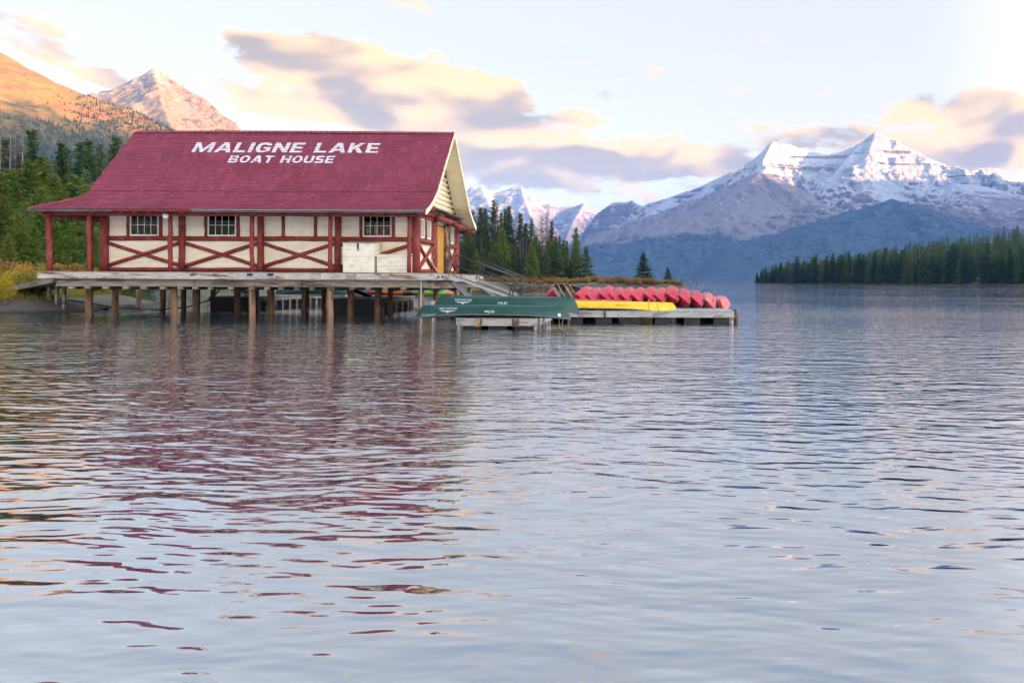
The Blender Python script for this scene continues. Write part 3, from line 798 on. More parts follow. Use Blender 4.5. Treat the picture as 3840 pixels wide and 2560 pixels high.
# shingles
COURSE, SW = 0.132, 0.215
def shingle_mesh(w):
    L, b0, b1 = COURSE * 1.22, 0.026, 0.005
    h = w / 2 - 0.003
    return [(-h, 0, 0), (h, 0, 0), (h, L, 0), (-h, L, 0), (-h, 0, b0), (h, 0, b0), (h, L, b1), (-h, L, b1)], \
           [(4, 5, 6, 7), (0, 1, 5, 4), (1, 2, 6, 5), (2, 3, 7, 6), (3, 0, 4, 7)]
sh_v, sh_f = shingle_mesh(SW)
sh_me = MB().add(sh_v, sh_f).me('shingle'); sh_me.materials.append(M['shingle'])
rest = MB(); single = 0
rows = int(S_TOT / COURSE)
lettered = range(0, 0)
for k in range(rows):
    s = k * COURSE
    y, z, d = prof_at(s + 0.02)
    up = Vector((0, d[0], d[1])); nrm = Vector((0, -d[1], d[0]))
    x = left_edge(s) - rng.uniform(0, SW) * 0.5
    own = 10 <= k <= 13
    sag = 0.0
    while x < RX1 - 0.04:
        w = SW * rng.uniform(0.8, 1.2)
        w = min(w, RX1 + 0.02 - x)
        c = Vector((x + w / 2, y, z)) + nrm * 0.004 + up * rng.uniform(-0.010, 0.006)
        Mx = Matrix(((1, 0, 0, c.x), (0, up.y, nrm.y, c.y), (0, up.z, nrm.z, c.z), (0, 0, 0, 1)))
        if own and single < 310:
            o = bpy.data.objects.new('shingle', sh_me); COL.objects.link(o)
            o.parent = roof; o.matrix_local = Mx @ Matrix.Diagonal((w / SW, 1, rng.uniform(0.85, 1.2), 1)); single += 1
        else:
            tk = rng.uniform(0.85, 1.25)
            rest.add([Mx @ Vector((vx * w / SW, vy, vz * tk)) for vx, vy, vz in sh_v], sh_f)
        x += w
# back slope and left skirt courses, seen only on edge: long strips
for k in range(rows):
    s = k * COURSE; y, z, d = prof_at(s + 0.02)
    yb_ = 2 * RIDGE_Y + 0.05 - y
    up = Vector((0, -d[0], d[1])); nrm = Vector((0, d[1], d[0]))
    c = Vector(((left_edge(s) + RX1) / 2, yb_, z)) + nrm * 0.004; w = RX1 - left_edge(s)
    Mx = Matrix(((1, 0, 0, c.x), (0, up.y, nrm.y, c.y), (0, up.z, nrm.z, c.z), (0, 0, 0, 1)))
    rest.add([Mx @ Vector((vx * w / SW, vy, vz)) for vx, vy, vz in sh_v], [tuple(reversed(f)) for f in sh_f])
for k in range(11):
    t = k / 11; x = RXP + t * (RX0 - RXP); z = 4.79 + t * 0.61
    y0, y1 = 31.9 + t * 1.14, yb - t * (yb - ybk)
    rest.add([(x, y0, z), (x, y1, z), (x + 0.16, y1, z + 0.066), (x + 0.16, y0, z + 0.066), (x - 0.01, y0, z + 0.03), (x - 0.01, y1, z + 0.03), (x + 0.16, y1, z + 0.075), (x + 0.16, y0, z + 0.075)],
             [(4, 7, 6, 5), (0, 4, 5, 1), (0, 3, 7, 4), (1, 5, 6, 2)])
so = rest.build('roof_shingles', M['shingle'], house); so['kind'] = 'stuff'
# ridge and hip caps, stepped
cap_v = [(-0.15, -0.13, -0.10), (0.15, -0.13, -0.10), (0.15, 0, 0.045), (-0.15, 0, 0.02), (-0.15, 0.13, -0.10), (0.15, 0.13, -0.10)]
cap_me = MB().add(cap_v, [(0, 1, 2, 3), (3, 2, 5, 4), (1, 5, 2), (0, 3, 4)]).me('ridge_cap'); cap_me.materials.append(M['shingle'])
nc = 58
for i in range(nc):
    t = (i + 0.5) / nc
    o = bpy.data.objects.new('ridge_cap', cap_me); COL.objects.link(o); o.parent = roof
    o.location = (RX0 + t * (RX1 - RX0), RIDGE_Y, RIDGE_Z + 0.03 + 0.035 * math.sin(math.pi * t))
    o.rotation_euler = (0, 0.0, 0)
hip0, hip1 = Vector((RXP, 31.9, 4.82)), Vector((RX0, 33.04, 5.43))
hd = (hip1 - hip0).normalized()
for i in range(10):
    t = (i + 0.5) / 10
    o = bpy.data.objects.new('hip_cap', cap_me); COL.objects.link(o); o.parent = roof
    o.location = hip0.lerp(hip1, t) + Vector((0, 0, 0.02))
    o.rotation_euler = (0, -math.asin(hd.z), math.atan2(hd.y, hd.x))
    o.scale = (0.75, 0.8, 0.8)

# lettering painted on the shingles: follows every course
def text_mesh(body, extra=0.0, spacing=1.0, shear=0.0, res=3):
    cu = bpy.data.curves.new('t', 'FONT'); cu.body = body; cu.offset = extra; cu.space_character = spacing; cu.shear = shear; cu.resolution_u = res
    o = bpy.data.objects.new('t', cu); COL.objects.link(o)
    bpy.context.view_layer.update()
    me = bpy.data.meshes.new_from_object(o.evaluated_get(bpy.context.evaluated_depsgraph_get()))
    bpy.data.objects.remove(o)
    return me
def norm_text(body, extra, spacing, shear, cut=0):
    me = text_mesh(body, extra, spacing, shear)
    bm = bmesh.new(); bm.from_mesh(me)
    xs_ = [v.co.x for v in bm.verts]; ys_ = [v.co.y for v in bm.verts]
    x0, x1, y0, y1 = min(xs_), max(xs_), min(ys_), max(ys_)
    for v in bm.verts: v.co = ((v.co.x - x0) / (x1 - x0), (v.co.y - y0) / (y1 - y0), 0)
    return bm
def ell(cx, cy, rx, ry, n=18): return [(cx + rx * math.cos(2 * math.pi * i / n), cy + ry * math.sin(2 * math.pi * i / n)) for i in range(n)]
GLYPH = {  # sign-painter capitals: width, outlines (first outer, then holes)
    'I': (.27, [[(0, 0), (.27, 0), (.27, 1), (0, 1)]]),
    'L': (.80, [[(0, 0), (.8, 0), (.8, .2), (.27, .2), (.27, 1), (0, 1)]]),
    'E': (.82, [[(0, 0), (.82, 0), (.82, .19), (.27, .19), (.27, .41), (.74, .41), (.74, .59), (.27, .59), (.27, .81), (.82, .81), (.82, 1), (0, 1)]]),
    'T': (.88, [[(.305, 0), (.575, 0), (.575, .8), (.88, .8), (.88, 1), (0, 1), (0, .8), (.305, .8)]]),
    'H': (.95, [[(0, 0), (.27, 0), (.27, .4), (.68, .4), (.68, 0), (.95, 0), (.95, 1), (.68, 1), (.68, .6), (.27, .6), (.27, 1), (0, 1)]]),
    'N': (1.0, [[(0, 0), (.26, 0), (.26, .6), (.72, 0), (1, 0), (1, 1), (.74, 1), (.74, .4), (.28, 1), (0, 1)]]),
    'M': (1.3, [[(0, 0), (.25, 0), (.25, .62), (.57, 0), (.73, 0), (1.05, .62), (1.05, 0), (1.3, 0), (1.3, 1), (1.02, 1), (.65, .34), (.28, 1), (0, 1)]]),
    'A': (1.1, [[(0, 0), (.28, 0), (.36, .2), (.74, .2), (.82, 0), (1.1, 0), (.72, 1), (.38, 1)], [(.43, .38), (.67, .38), (.55, .74)]]),
    'K': (1.0, [[(0, 0), (.27, 0), (.27, .30), (.40, .43), (.66, 0), (1, 0), (.60, .61), (.98, 1), (.62, 1), (.27, .62), (.27, 1), (0, 1)]]),
    'O': (1.0, [ell(.5, .5, .5, .5), ell(.5, .5, .24, .31)]),
    'U': (.95, [[(0, 1), (0, .30), (.07, .13), (.20, .03), (.34, 0), (.61, 0), (.75, .03), (.88, .13), (.95, .30), (.95, 1), (.68, 1), (.68, .34), (.62, .23), (.52, .19), (.43, .19), (.33, .23), (.27, .34), (.27, 1)]]),
    'S': (.86, [[(0, .22), (.02, .06), (.14, 0), (.66, 0), (.80, .07), (.86, .2), (.86, .38), (.78, .52), (.62, .58), (.34, .61), (.28, .66), (.28, .74), (.34, .80), (.82, .80), (.80, .95), (.68, 1), (.22, 1), (.06, .93), (0, .80), (0, .62), (.08, .48), (.24, .42), (.52, .39), (.58, .34), (.58, .26), (.52, .20), (.2, .20)]]),
    'G': (1.0, [[(.96, .72), (.94, .86), (.80, .97), (.62, 1), (.36, 1), (.16, .93), (.04, .76), (0, .5), (.04, .24), (.16, .07), (.36, 0), (.62, 0), (.8, .04), (.98, .16), (.98, .54), (.52, .54), (.52, .38), (.74, .38), (.74, .25), (.64, .19), (.42, .19), (.31, .28), (.27, .5), (.31, .72), (.42, .81), (.58, .81), (.68, .77), (.70, .70)]]),
    'B': (.92, [[(0, 0), (.66, 0), (.82, .05), (.92, .17), (.92, .35), (.84, .47), (.74, .52), (.83, .58), (.88, .68), (.87, .83), (.78, .95), (.62, 1), (0, 1)], [(.27, .18), (.60, .18), (.65, .23), (.65, .36), (.60, .41), (.27, .41)], [(.27, .60), (.57, .60), (.61, .65), (.61, .76), (.57, .82), (.27, .82)]]),
}
def painted_text(body, gap=0.17, space=0.62, shear=-0.03):
    bm = bmesh.new(); x = 0
    for ch in body:
        if ch == ' ': x += space; continue
        w_, outl = GLYPH[ch]
        cu = bpy.data.curves.new('g', 'CURVE'); cu.dimensions = '2D'; cu.fill_mode = 'BOTH'
        for ol in outl:
            sp_ = cu.splines.new('POLY'); sp_.points.add(len(ol) - 1); sp_.use_cyclic_u = True
            for q, (a, b) in enumerate(ol): sp_.points[q].co = (a + x + shear * b, b, 0, 1)
        o = bpy.data.objects.new('g', cu); COL.objects.link(o); bpy.context.view_layer.update()
        me = bpy.data.meshes.new_from_object(o.evaluated_get(bpy.context.evaluated_depsgraph_get())); bpy.data.objects.remove(o)
        bm.from_mesh(me); x += w_ + gap
    xs_ = [v.co.x for v in bm.verts]; x0, x1 = min(xs_), max(xs_)
    for v in bm.verts: v.co = ((v.co.x - x0) / (x1 - x0), v.co.y, 0)
    return bm
def roof_text(name, body, xa, xb, s0, s1):
    bm = painted_text(body)
    bmesh.ops.remove_doubles(bm, verts=bm.verts, dist=1e-5)
    bm.faces.index_update(); isl = {}; nis = 0
    for f0 in bm.faces:
        if f0.index in isl: continue
        st = [f0]; isl[f0.index] = nis
        while st:
            f = st.pop()
            for e in f.edges:
                for g_ in e.link_faces:
                    if g_.index not in isl: isl[g_.index] = nis; st.append(g_)
        nis += 1
    lay = bm.faces.layers.int.new('letter')
    for f in bm.faces: f[lay] = isl[f.index]
    for v in bm.verts: v.co = (xa + v.co.x * (xb - xa), s0 + v.co.y * (s1 - s0), 0)
    for k in range(rows):
        bmesh.ops.bisect_plane(bm, geom=bm.verts[:] + bm.edges[:] + bm.faces[:], plane_co=(0, k * COURSE + 0.004, 0), plane_no=(0, 1, 0))
    bmesh.ops.split_edges(bm, edges=[e for e in bm.edges if abs(e.verts[0].co.y - e.verts[1].co.y) < 1e-5 and abs((e.verts[0].co.y - 0.004) / COURSE - round((e.verts[0].co.y - 0.004) / COURSE)) < 1e-3])
    outs = {}
    for f in bm.faces:
        out = outs.setdefault(f[lay], MB())
        sm = sum(v.co.y for v in f.verts) / len(f.verts); k = math.floor((sm - 0.004) / COURSE)
        vs = []
        for v in f.verts:
            y, z, d = prof_at(v.co.y); fr = (v.co.y - k * COURSE - 0.004) / COURSE
            off = 0.004 + 0.033 * (1 - fr) + 0.013 * fr + 0.002
            vs.append((v.co.x, y - d[1] * off, z + d[0] * off))
        out.add(vs, [tuple(range(len(vs)))])
    bm.free()
    for out in outs.values(): out.build(name, M['letter_white'], roof)
def s_of_y(y):
    return S_ARC[3] + (y - PROF[3][0]) / (PROF[4][0] - PROF[3][0]) * (S_ARC[4] - S_ARC[3])
roof_text('painted_letter', 'MALIGNE LAKE', -22.72, -13.40, s_of_y(35.50), s_of_y(36.02))
roof_text('painted_letter', 'BOAT HOUSE', -20.6, -15.4, s_of_y(34.97), s_of_y(35.34))

# gutter boards along the eave (two lengths, the joint shows)
MB().box(RXP - 0.02, -23.9, 31.80, 31.895, 4.66, 4.765).build('gutter', M['gutter'], roof)
MB().box(-23.85, -20.35, 31.83, 31.895, 4.68, 4.76).build('gutter', M['red_dark'], roof)
MB().box(-20.3, RX1 - 0.05, 31.78, 31.895, 4.66, 4.775).build('gutter', M['gutter'], roof)
MB().box(-20.3, RX1 - 0.05, 31.745, 31.778, 4.755, 4.78).build('gutter_lip', M['alu'], roof)
# cream barge boards and soffit on the right gable
def rake(pts, x, w, name, mt, dz0, dz1, th):
    m_ = MB(); n = len(pts)
    vs = []
    for y, z in pts: vs += [(x, y, z + dz0), (x + th, y, z + dz0), (x, y, z + dz1), (x + th, y, z + dz1)]
    fs = []
    for i in range(n - 1):
        a, b = i*4, i*4+4
        fs += [(a, b, b+1, a+1), (a+2, a+3, b+3, b+2), (a, a+2, b+2, b), (a+1, b+1, b+3, a+3)]
    fs += [(0, 1, 3, 2), (4*n-4, 4*n-2, 4*n-1, 4*n-3)]
    return m_.add(vs, fs).build(name, mt, roof)
rake(PROF, RX1 + 0.003, 0, 'barge_board', M['cream_log'], 0.02, -0.20, 0.035)
rake(BACK, RX1 + 0.003, 0, 'barge_board', M['cream_log'], 0.02, -0.24, 0.035)
rake(PROF[2:], RX0 - 0.045, 0, 'barge_board', M['red_log'], 0.02, -0.16, 0.035)
mb = MB(); slope_sheet(mb, [(y, z - 0.10) for y, z in BACK], lambda i: XR + 0.12, RX1 - 0.002, 0.02); mb.build('soffit', M['cream_log'], roof)
mb = MB(); slope_sheet(mb, [(y, z - 0.10) for y, z in PROF[2:]], lambda i: XR + 0.12, RX1 - 0.002, 0.02); mb.build('soffit', M['cream_log'], roof)
MB().box(-22.9, -22.2, 37.6, 38.3, 7.6, 9.46).build('chimney', M['stone'], roof)
mbk = MB(); mbk.log((-22.95, 37.95, 9.50), (-22.15, 37.95, 9.50), 0.17, 8, 4, 0.12); mbk.build('chimney_cap', M['stone'], roof, True)
# rafter ends under the front eave and the porch plate
for x in [-24.9, -24.35, -23.65, -23.0, -22.4, -21.7] + [-20.9 + 0.82 * i for i in range(14)]:
    MB().log((x, 31.95, 4.64), (x, 33.6, 5.42), 0.065, 8, 2, 0.02, 0).build('rafter_end', M['red_log'], roof, True)
MB().log((-27.4, YF, 4.66), (-10.3, YF, 4.66), 0.12, 10, 14, 0.03).build('porch_plate', M['red_log'], house, True)
MB().log((-27.3, 32.3, 4.60), (-27.3, 41.0, 4.60), 0.13, 10, 8, 0.03).build('porch_plate', M['red_log'], house, True)

# ---- front wall: openings, log frame, boards
Z0, ZR0, ZR1, ZP = DECK + 0.02, 3.47, 3.70, 4.76
BAYS = [-25.58, -21.92, -18.20, -14.56, -10.85]
WINS = {0: (-24.41, -23.05), 1: (-20.73, -19.38), 3: (-13.39, -12.03)}
DOORB = (-17.07, -15.71)
core = MB()
def wall_strip(x0, x1, z0, z1, y=YW + 0.06, th=0.08, m_=core): m_.box(x0, x1, y, y + th, z0, z1)
edges = [XL]
for i in (0, 1, 3):
    a, b = WINS[i]
    wall_strip(edges[-1], a + 0.06, DECK, 5.6); wall_strip(a + 0.06, b - 0.06, DECK, 3.76); wall_strip(a + 0.06, b - 0.06, 4.66, 5.6)
    edges.append(b - 0.06)
wall_strip(edges[-1], XR, DECK, 5.6)
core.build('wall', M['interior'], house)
# other walls: rear with openings, ends
rear = MB()
xs_r = [XL, -23.6, -22.6, -20.7, -19.2, -15.6, -14.4, XR]
for i in range(len(xs_r) - 1):
    if i % 2 == 0: rear.box(xs_r[i], xs_r[i+1], YB - 0.1, YB, DECK, 5.4)
    else:
        rear.box(xs_r[i], xs_r[i+1], YB - 0.1, YB, DECK, 3.15); rear.box(xs_r[i], xs_r[i+1], YB - 0.1, YB, 4.35, 5.4)
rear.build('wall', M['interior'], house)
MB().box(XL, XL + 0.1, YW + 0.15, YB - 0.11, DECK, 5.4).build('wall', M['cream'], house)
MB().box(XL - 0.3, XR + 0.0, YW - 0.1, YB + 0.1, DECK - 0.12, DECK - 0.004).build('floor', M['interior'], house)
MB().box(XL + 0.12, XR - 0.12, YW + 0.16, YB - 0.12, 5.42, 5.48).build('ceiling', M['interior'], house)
# horizontal boards, bay by bay
def boards(name, x0, x1, z0, z1, y, hgt=0.19, mt=M['cream']):
    z = z0
    while z < z1 - 0.02:
        h = min(hgt, z1 - z)
        m_ = MB()
        m_.add([(x0, y - 0.016, z + 0.002), (x1, y - 0.016, z + 0.002), (x1, y - 0.006, z + h - 0.002), (x0, y - 0.006, z + h - 0.002),
                (x0, y + 0.05, z + 0.002), (x1, y + 0.05, z + 0.002), (x1, y + 0.05, z + h - 0.002), (x0, y + 0.05, z + h - 0.002)],
               [(0, 1, 2, 3), (4, 7, 6, 5), (0, 4, 5, 1), (3, 2, 6, 7), (0, 3, 7, 4), (1, 5, 6, 2)])
        m_.build('wall_board', mt, WALL); z += h
WALL = [o for o in house.children if o.name == 'wall'][0]
for i in range(4):
    a, b = BAYS[i] + 0.1, BAYS[i + 1] - 0.1
    op = WINS.get(i, DOORB)
    boards('b', a, op[0] - 0.05, ZR1 - 0.1, ZP + 0.1, YW); boards('b', op[1] + 0.05, b, ZR1 - 0.1, ZP + 0.1, YW)
    if i == 2:
        boards('b', a, op[0], DECK + 0.1, ZR0 + 0.1, YW); boards('b', op[1], b, DECK + 0.1, ZR0 + 0.1, YW)
    else:
        boards('b', a, b, DECK + 0.1, ZR0 + 0.1, YW)
# wide door of vertical boards in the third bay
door = MB().box(DOORB[0] - 0.02, DOORB[1] + 0.02, YW + 0.01, YW + 0.055, DECK + 0.03, ZP - 0.02).build('freight_door', M['cream'], house)
nb = 9
for j in range(nb):
    x0 = DOORB[0] + (DOORB[1] - DOORB[0]) * j / nb; x1 = DOORB[0] + (DOORB[1] - DOORB[0]) * (j + 1) / nb
    MB().box(x0 + 0.004, x1 - 0.004, YW - 0.03 - 0.004 * (j % 2), YW + 0.009, DECK + 0.04, ZP - 0.06).build('door_board', M['cream'], door)
# frame logs
def logp(name, p0, p1, r, **k): return MB().log(p0, p1, r, **k).build(name, M['red_log'], house, True)
for i, x in enumerate(BAYS):
    r = (0.185, 0.145, 0.15, 0.155, 0.20)[i]
    logp('wall_post', (x, YW - 0.06, DECK), (x + rng.uniform(-0.02, 0.02), YW - 0.06, ZP + 0.1), r, bend=0.015)
for i in range(4):
    a, b = BAYS[i], BAYS[i + 1]
    logp('mid_rail', (a, YW - 0.03, (ZR0 + ZR1) / 2), (b, YW - 0.03, (ZR0 + ZR1) / 2), 0.115)
    logp('sill_log', (a, YW - 0.02, DECK + 0.12), (b, YW - 0.02, DECK + 0.12), 0.095)
    logp('brace_log', (a + 0.15, YW - 0.035, ZR0 - 0.12), (b - 0.12, YW - 0.035, DECK + 0.30), 0.088)
    logp('brace_log', (a + 0.15, YW - 0.07, DECK + 0.28), (b - 0.12, YW - 0.07, ZR0 - 0.10), 0.088)
    op = WINS.get(i, DOORB)
    for x in (op[0] - 0.09, op[1] + 0.09): logp('window_post', (x, YW - 0.02, ZR1 - 0.02), (x, YW - 0.02, ZP), 0.078, n=10, seg=4)
logp('wall_plate', (XL - 0.2, YW - 0.02, ZP + 0.12), (XR + 0.3, YW - 0.02, ZP + 0.12), 0.15, seg=12)
# windows: sash, muntins, eight panes each
def window(parent, org, ax, up, w, h, nx, ny, th=0.05, fr=0.055, mun=0.022, nrm=None):
    org, ax, up = Vector(org), Vector(ax), Vector(up)
    nrm = Vector(nrm) if nrm else ax.cross(up)          # outward
    win = bpy.data.objects.new('window', None)
    def q(m_, a0, a1, b0, b1, d0, d1):
        vs = [org + ax * a + up * b + nrm * d for d in (d0, d1) for a, b in ((a0, b0), (a1, b0), (a1, b1), (a0, b1))]
        m_.add(vs, [(0, 3, 2, 1), (4, 5, 6, 7), (0, 1, 5, 4), (1, 2, 6, 5), (2, 3, 7, 6), (3, 0, 4, 7)])
    fm = MB()
    q(fm, 0, fr, 0, h, 0, th); q(fm, w - fr, w, 0, h, 0, th); q(fm, fr, w - fr, h - fr, h, 0, th - 0.003); q(fm, fr, w - fr, 0, fr * 1.4, 0, th + 0.006)
    fo = fm.build('window', M['white'], parent)
    gw, gh = (w - 2 * fr), (h - 2.4 * fr); g0, h0 = fr, 1.4 * fr
    for i in range(1, nx):
        m_ = MB(); a = g0 + gw * i / nx; q(m_, a - mun / 2, a + mun / 2, h0, h0 + gh, 0.012, th - 0.012); m_.build('muntin', M['white'], fo)
    for j in range(1, ny):
        m_ = MB(); b = h0 + gh * j / ny; q(m_, g0, g0 + gw, b - mun / 2, b + mun / 2, 0.014, th - 0.014); m_.build('muntin', M['white'], fo)
    for i in range(nx):
        for j in range(ny):
            m_ = MB(); a = g0 + gw * i / nx + mun / 2; b = h0 + gh * j / ny + mun / 2
            q(m_, a, a + gw / nx - mun, b, b + gh / ny - mun, 0.022, 0.026); m_.build('pane', M['glass'], fo)
    return fo
for i in (0, 1, 3):
    a, b = WINS[i]
    window(house, (a, YW - 0.0, ZR1 - 0.01), (1, 0, 0), (0, 0, 1), b - a, ZP - ZR1 - 0.02, 4, 2, nrm=(0, -1, 0))

# ---- porch posts
for x, y, r in ((-27.22, YF, 0.125), (-25.42, YF, 0.10), (-21.72, YF, 0.095), (-17.98, YF, 0.095), (-14.40, YF, 0.095), (-10.80, YF, 0.095),
                (-27.3, 35.0, 0.11), (-27.3, 38.0, 0.11), (-27.3, 41.0, 0.11), (-10.9, 41.2, 0.12), (-14.4, 41.2, 0.1), (-18.0, 41.2, 0.1), (-21.7, 41.2, 0.1)):
    logp('porch_post', (x - (0.06 if x < -27.2 and y < 33 else 0), y, 4.62), (x, y, DECK), r, bend=0.02)

# ---- right end wall
YE = [33.7, 36.35, 38.55, 40.6]          # corner, door posts, rear corner
endw = MB()
endw.box(XR - 0.12, XR - 0.03, YW + 0.15, 36.5, DECK, 5.0); endw.box(XR - 0.12, XR - 0.03, 38.5, YB - 0.02, DECK, 5.0)
endw.box(XR - 0.121, XR - 0.031, 36.5, 38.5, 4.55, 5.0)
endw.build('wall', M['cream'], house)
for y, r in ((36.35, 0.21), (40.62, 0.19)): logp('wall_post', (XR, y, DECK), (XR, y, 4.9), r)
logp('brace_log', (XR + 0.02, 33.95, ZR0 - 0.1), (XR + 0.02, 36.15, DECK + 0.25), 0.085)
logp('brace_log', (XR + 0.06, 33.95, DECK + 0.25), (XR + 0.06, 36.15, ZR0 - 0.1), 0.085)
logp('brace_log', (XR + 0.02, 39.05, ZR0 - 0.1), (XR + 0.02, 40.5, DECK + 0.25), 0.085)
logp('brace_log', (XR + 0.06, 39.05, DECK + 0.25), (XR + 0.06, 40.5, ZR0 - 0.1), 0.085)
for a, b in ((33.8, 36.3), (38.9, 40.6)):
    logp('mid_rail', (XR + 0.03, a, 3.56), (XR + 0.03, b + 0.1, 3.56), 0.125)
    logp('sill_log', (XR + 0.0, a, DECK + 0.1), (XR + 0.0, b, DECK + 0.1), 0.10)
    logp('head_log', (XR + 0.02, a, 4.72), (XR + 0.02, b, 4.72), 0.09)
for y0, y1 in ((34.15, 34.85), (35.15, 35.9), (39.35, 40.2)):
    window(house, (XR - 0.02, y0, 3.70), (0, 1, 0), (0, 0, 1), y1 - y0, 0.95, 2, 2, nrm=(1, 0, 0))
    for yy in (y0 - 0.08, y1 + 0.08): logp('window_post', (XR + 0.01, yy, 3.66), (XR + 0.01, yy, 4.72), 0.07, n=8, seg=3)
# doorway: jamb logs, yellow plank leaf, mesh curtain
MB().log((XR + 0.05, 38.50, DECK), (XR + 0.05, 38.50, 4.6), 0.24).build('door_jamb', M['jamb'], house, True)
logp('wall_post', (XR + 0.02, 38.98, DECK), (XR + 0.02, 38.98, 4.8), 0.14)
dl = MB().box(XR - 0.08, XR - 0.02, 37.05, 38.22, DECK + 0.02, 4.5).build('door', M['door_wood'], house)
for j in range(3):
    MB().box(XR - 0.019, XR + 0.004, 37.07 + j * 0.385, 37.07 + j * 0.385 + 0.377, DECK + 0.03, 4.48).build('door_plank', M['door_wood'], dl)
scr = MB().box(XR - 0.06, XR - 0.035, 36.56, 36.95, DECK + 0.02, 4.5).build('door_screen', M['white'], house)
for j in range(14):
    z = DECK + 0.12 + j * 0.17
    MB().box(XR - 0.034, XR - 0.03, 36.62, 36.90, z, z + 0.09).build('screen_slot', M['black'], scr)
# end plate logs and bracket logs under the gable
logp('gable_plate', (XR + 0.12, 32.85, 4.92), (XR + 0.12, 36.9, 4.96), 0.15)
logp('gable_plate', (XR + 0.32, 36.0, 4.80), (XR + 0.32, 38.9, 4.80), 0.14)
logp('gable_plate', (XR + 0.15, 38.2, 4.93), (XR + 0.15, 41.3, 4.90), 0.16)
logp('bracket_log', (XR + 0.5, 38.6, 4.66), (XR + 0.5, 41.6, 4.62), 0.11)
logp('bracket_log', (XR - 0.6, 41.3, 4.45), (RX1 - 0.05, 41.3, 4.45), 0.12)
logp('bracket_log', (XR - 0.4, 32.95, 4.90), (RX1 + 0.02, 33.2, 5.00), 0.14)
for a, b, z in ((33.3, 37.2, 5.15), (36.9, 40.4, 5.10)):
    m_ = MB()
    for q in range(4):
        m_.bar((XR + 0.25 + 0.09 * q, a + rng.uniform(0, 0.3), z + 0.012 * q), (XR + 0.27 + 0.09 * q, b - rng.uniform(0, 0.4), z - 0.02 + 0.012 * q), 0.16, 0.05)
    m_.build('canopy_board', M['old_wood'], house)
# cream log siding in the gable
zz = 5.20
while zz < RIDGE_Z - 0.45:
    half = 0
    for s_ in np.linspace(0, S_TOT, 200):
        y, z, _ = prof_at(s_)
        if z >= zz + 0.14: half = RIDGE_Y - y; break
    if half < 0.15: break
    MB().log((XR, RIDGE_Y - half + 0.08, zz), (XR, RIDGE_Y + half - 0.05, zz), 0.145, n=10, seg=3, wob=0.02, bend=0.004).build('gable_log', M['cream_log'], house, True)
    zz += 0.265
MB().box(XR - 0.1, XR + 0.02, RIDGE_Y - 1.0, RIDGE_Y - 0.2, 5.1, 6.35).build('gable_panel', M['cream_log'], house)
window(house, (XR + 0.11, RIDGE_Y - 1.0, 6.35), (0, 1, 0), (0, 0, 1), 0.85, 0.85, 3, 1, nrm=(1, 0, 0))
mbx = MB(); gp = [(y, z - 0.12) for y, z in PROF[2:]] + [(y, z - 0.12) for y, z in BACK[2:]][::-1]
mbx.add([(XR - 0.06, y, z) for y, z in gp], [tuple(range(len(gp)))]); mbx.build('gable_backing', M['cream_log'], house)
mbx = MB(); mbx.add([(XL, y, z) for y, z in gp], [tuple(range(len(gp)))]); mbx.build('gable_backing', M['cream'], house)

# ---- deck: boards, fascia, beams, pilings
DX0, DX1, DY0, DY1 = -27.55, -9.62, 32.25, 41.9
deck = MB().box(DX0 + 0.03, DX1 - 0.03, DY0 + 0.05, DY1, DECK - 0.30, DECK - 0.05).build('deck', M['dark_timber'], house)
y = DY0
while y < YW - 0.3:
    MB().box(DX0 - 0.02, DX1 + 0.02, y, y + 0.137, DECK - 0.046, DECK - rng.uniform(0.001, 0.005)).build('deck_board', M['timber'], deck); y += 0.145
x = XR + 0.12
while x < DX1 - 0.08:
    MB().box(x, x + 0.137, YW - 0.2, DY1, DECK - 0.046, DECK - rng.uniform(0.001, 0.006)).build('deck_board', M['timber'], deck); x += 0.145
x = DX0
while x < XL - 0.35:
    MB().box(x, x + 0.137, YW - 0.2, DY1, DECK - 0.046, DECK - rng.uniform(0.001, 0.006)).build('deck_board', M['timber'], deck); x += 0.145
fx = [DX0, -22.9, -18.9, -18.45, -15.15, -14.7, DX1]
for i in range(len(fx) - 1):
    patch_ = (fx[i + 1] - fx[i]) < 0.6
    MB().box(fx[i] + 0.004, fx[i + 1] - 0.004, DY0 - 0.05 - (0.03 if patch_ else 0), DY0 + 0.0, DECK - 0.33 - (0.02 if patch_ else rng.uniform(0, 0.012)), DECK - 0.05).build('fascia_board', M['dock'] if patch_ else M['fascia'], deck)
MB().box(DX1 - 0.003, DX1 + 0.06, DY0 - 0.045, 35.4, DECK - 0.34, DECK - 0.05).build('fascia_board', M['dock'], deck)
MB().box(DX1 - 0.003, DX1 + 0.06, 35.42, 41.9, DECK - 0.40, DECK - 0.06).build('fascia_board', M['fascia'], deck)
for x, w in ((-20.62, 0.24), (-19.6, 0.24)): MB().box(x, x + w, DY0 - 0.056, DY0 - 0.046, DECK - 0.20, DECK - 0.09).build('fascia_notch', M['old_wood'], deck)
mp_ = MB().box(-18.1, -16.75, DY0 - 0.062, DY0 - 0.046, DECK - 0.27, DECK - 0.055).build('metal_plate', M['alu'], deck)
for x in (-18.03, -17.1): MB().box(x, x + 0.26, DY0 - 0.075, DY0 - 0.063, DECK - 0.18, DECK - 0.07).build('plate_slot', M['black'], mp_)
for x in (-13.55, -12.0):
    pl = MB().box(x, x + 0.46, DY0 - 0.10, DY0 - 0.046, DECK - 0.28, DECK - 0.05).build('cleat_block', M['box_top'], deck)
    MB().box(x + 0.1, x + 0.36, DY0 - 0.13, DY0 - 0.101, DECK - 0.15, DECK - 0.06).build('cleat', M['alu'], pl)
for y in (32.75, 33.35): MB().tube([(DX1 + 0.05, y, DECK - 0.18), (DX1 + 0.13, y, DECK - 0.18)], 0.05, 8).build('bolt', M['jamb'], deck)
bx0 = -26.9
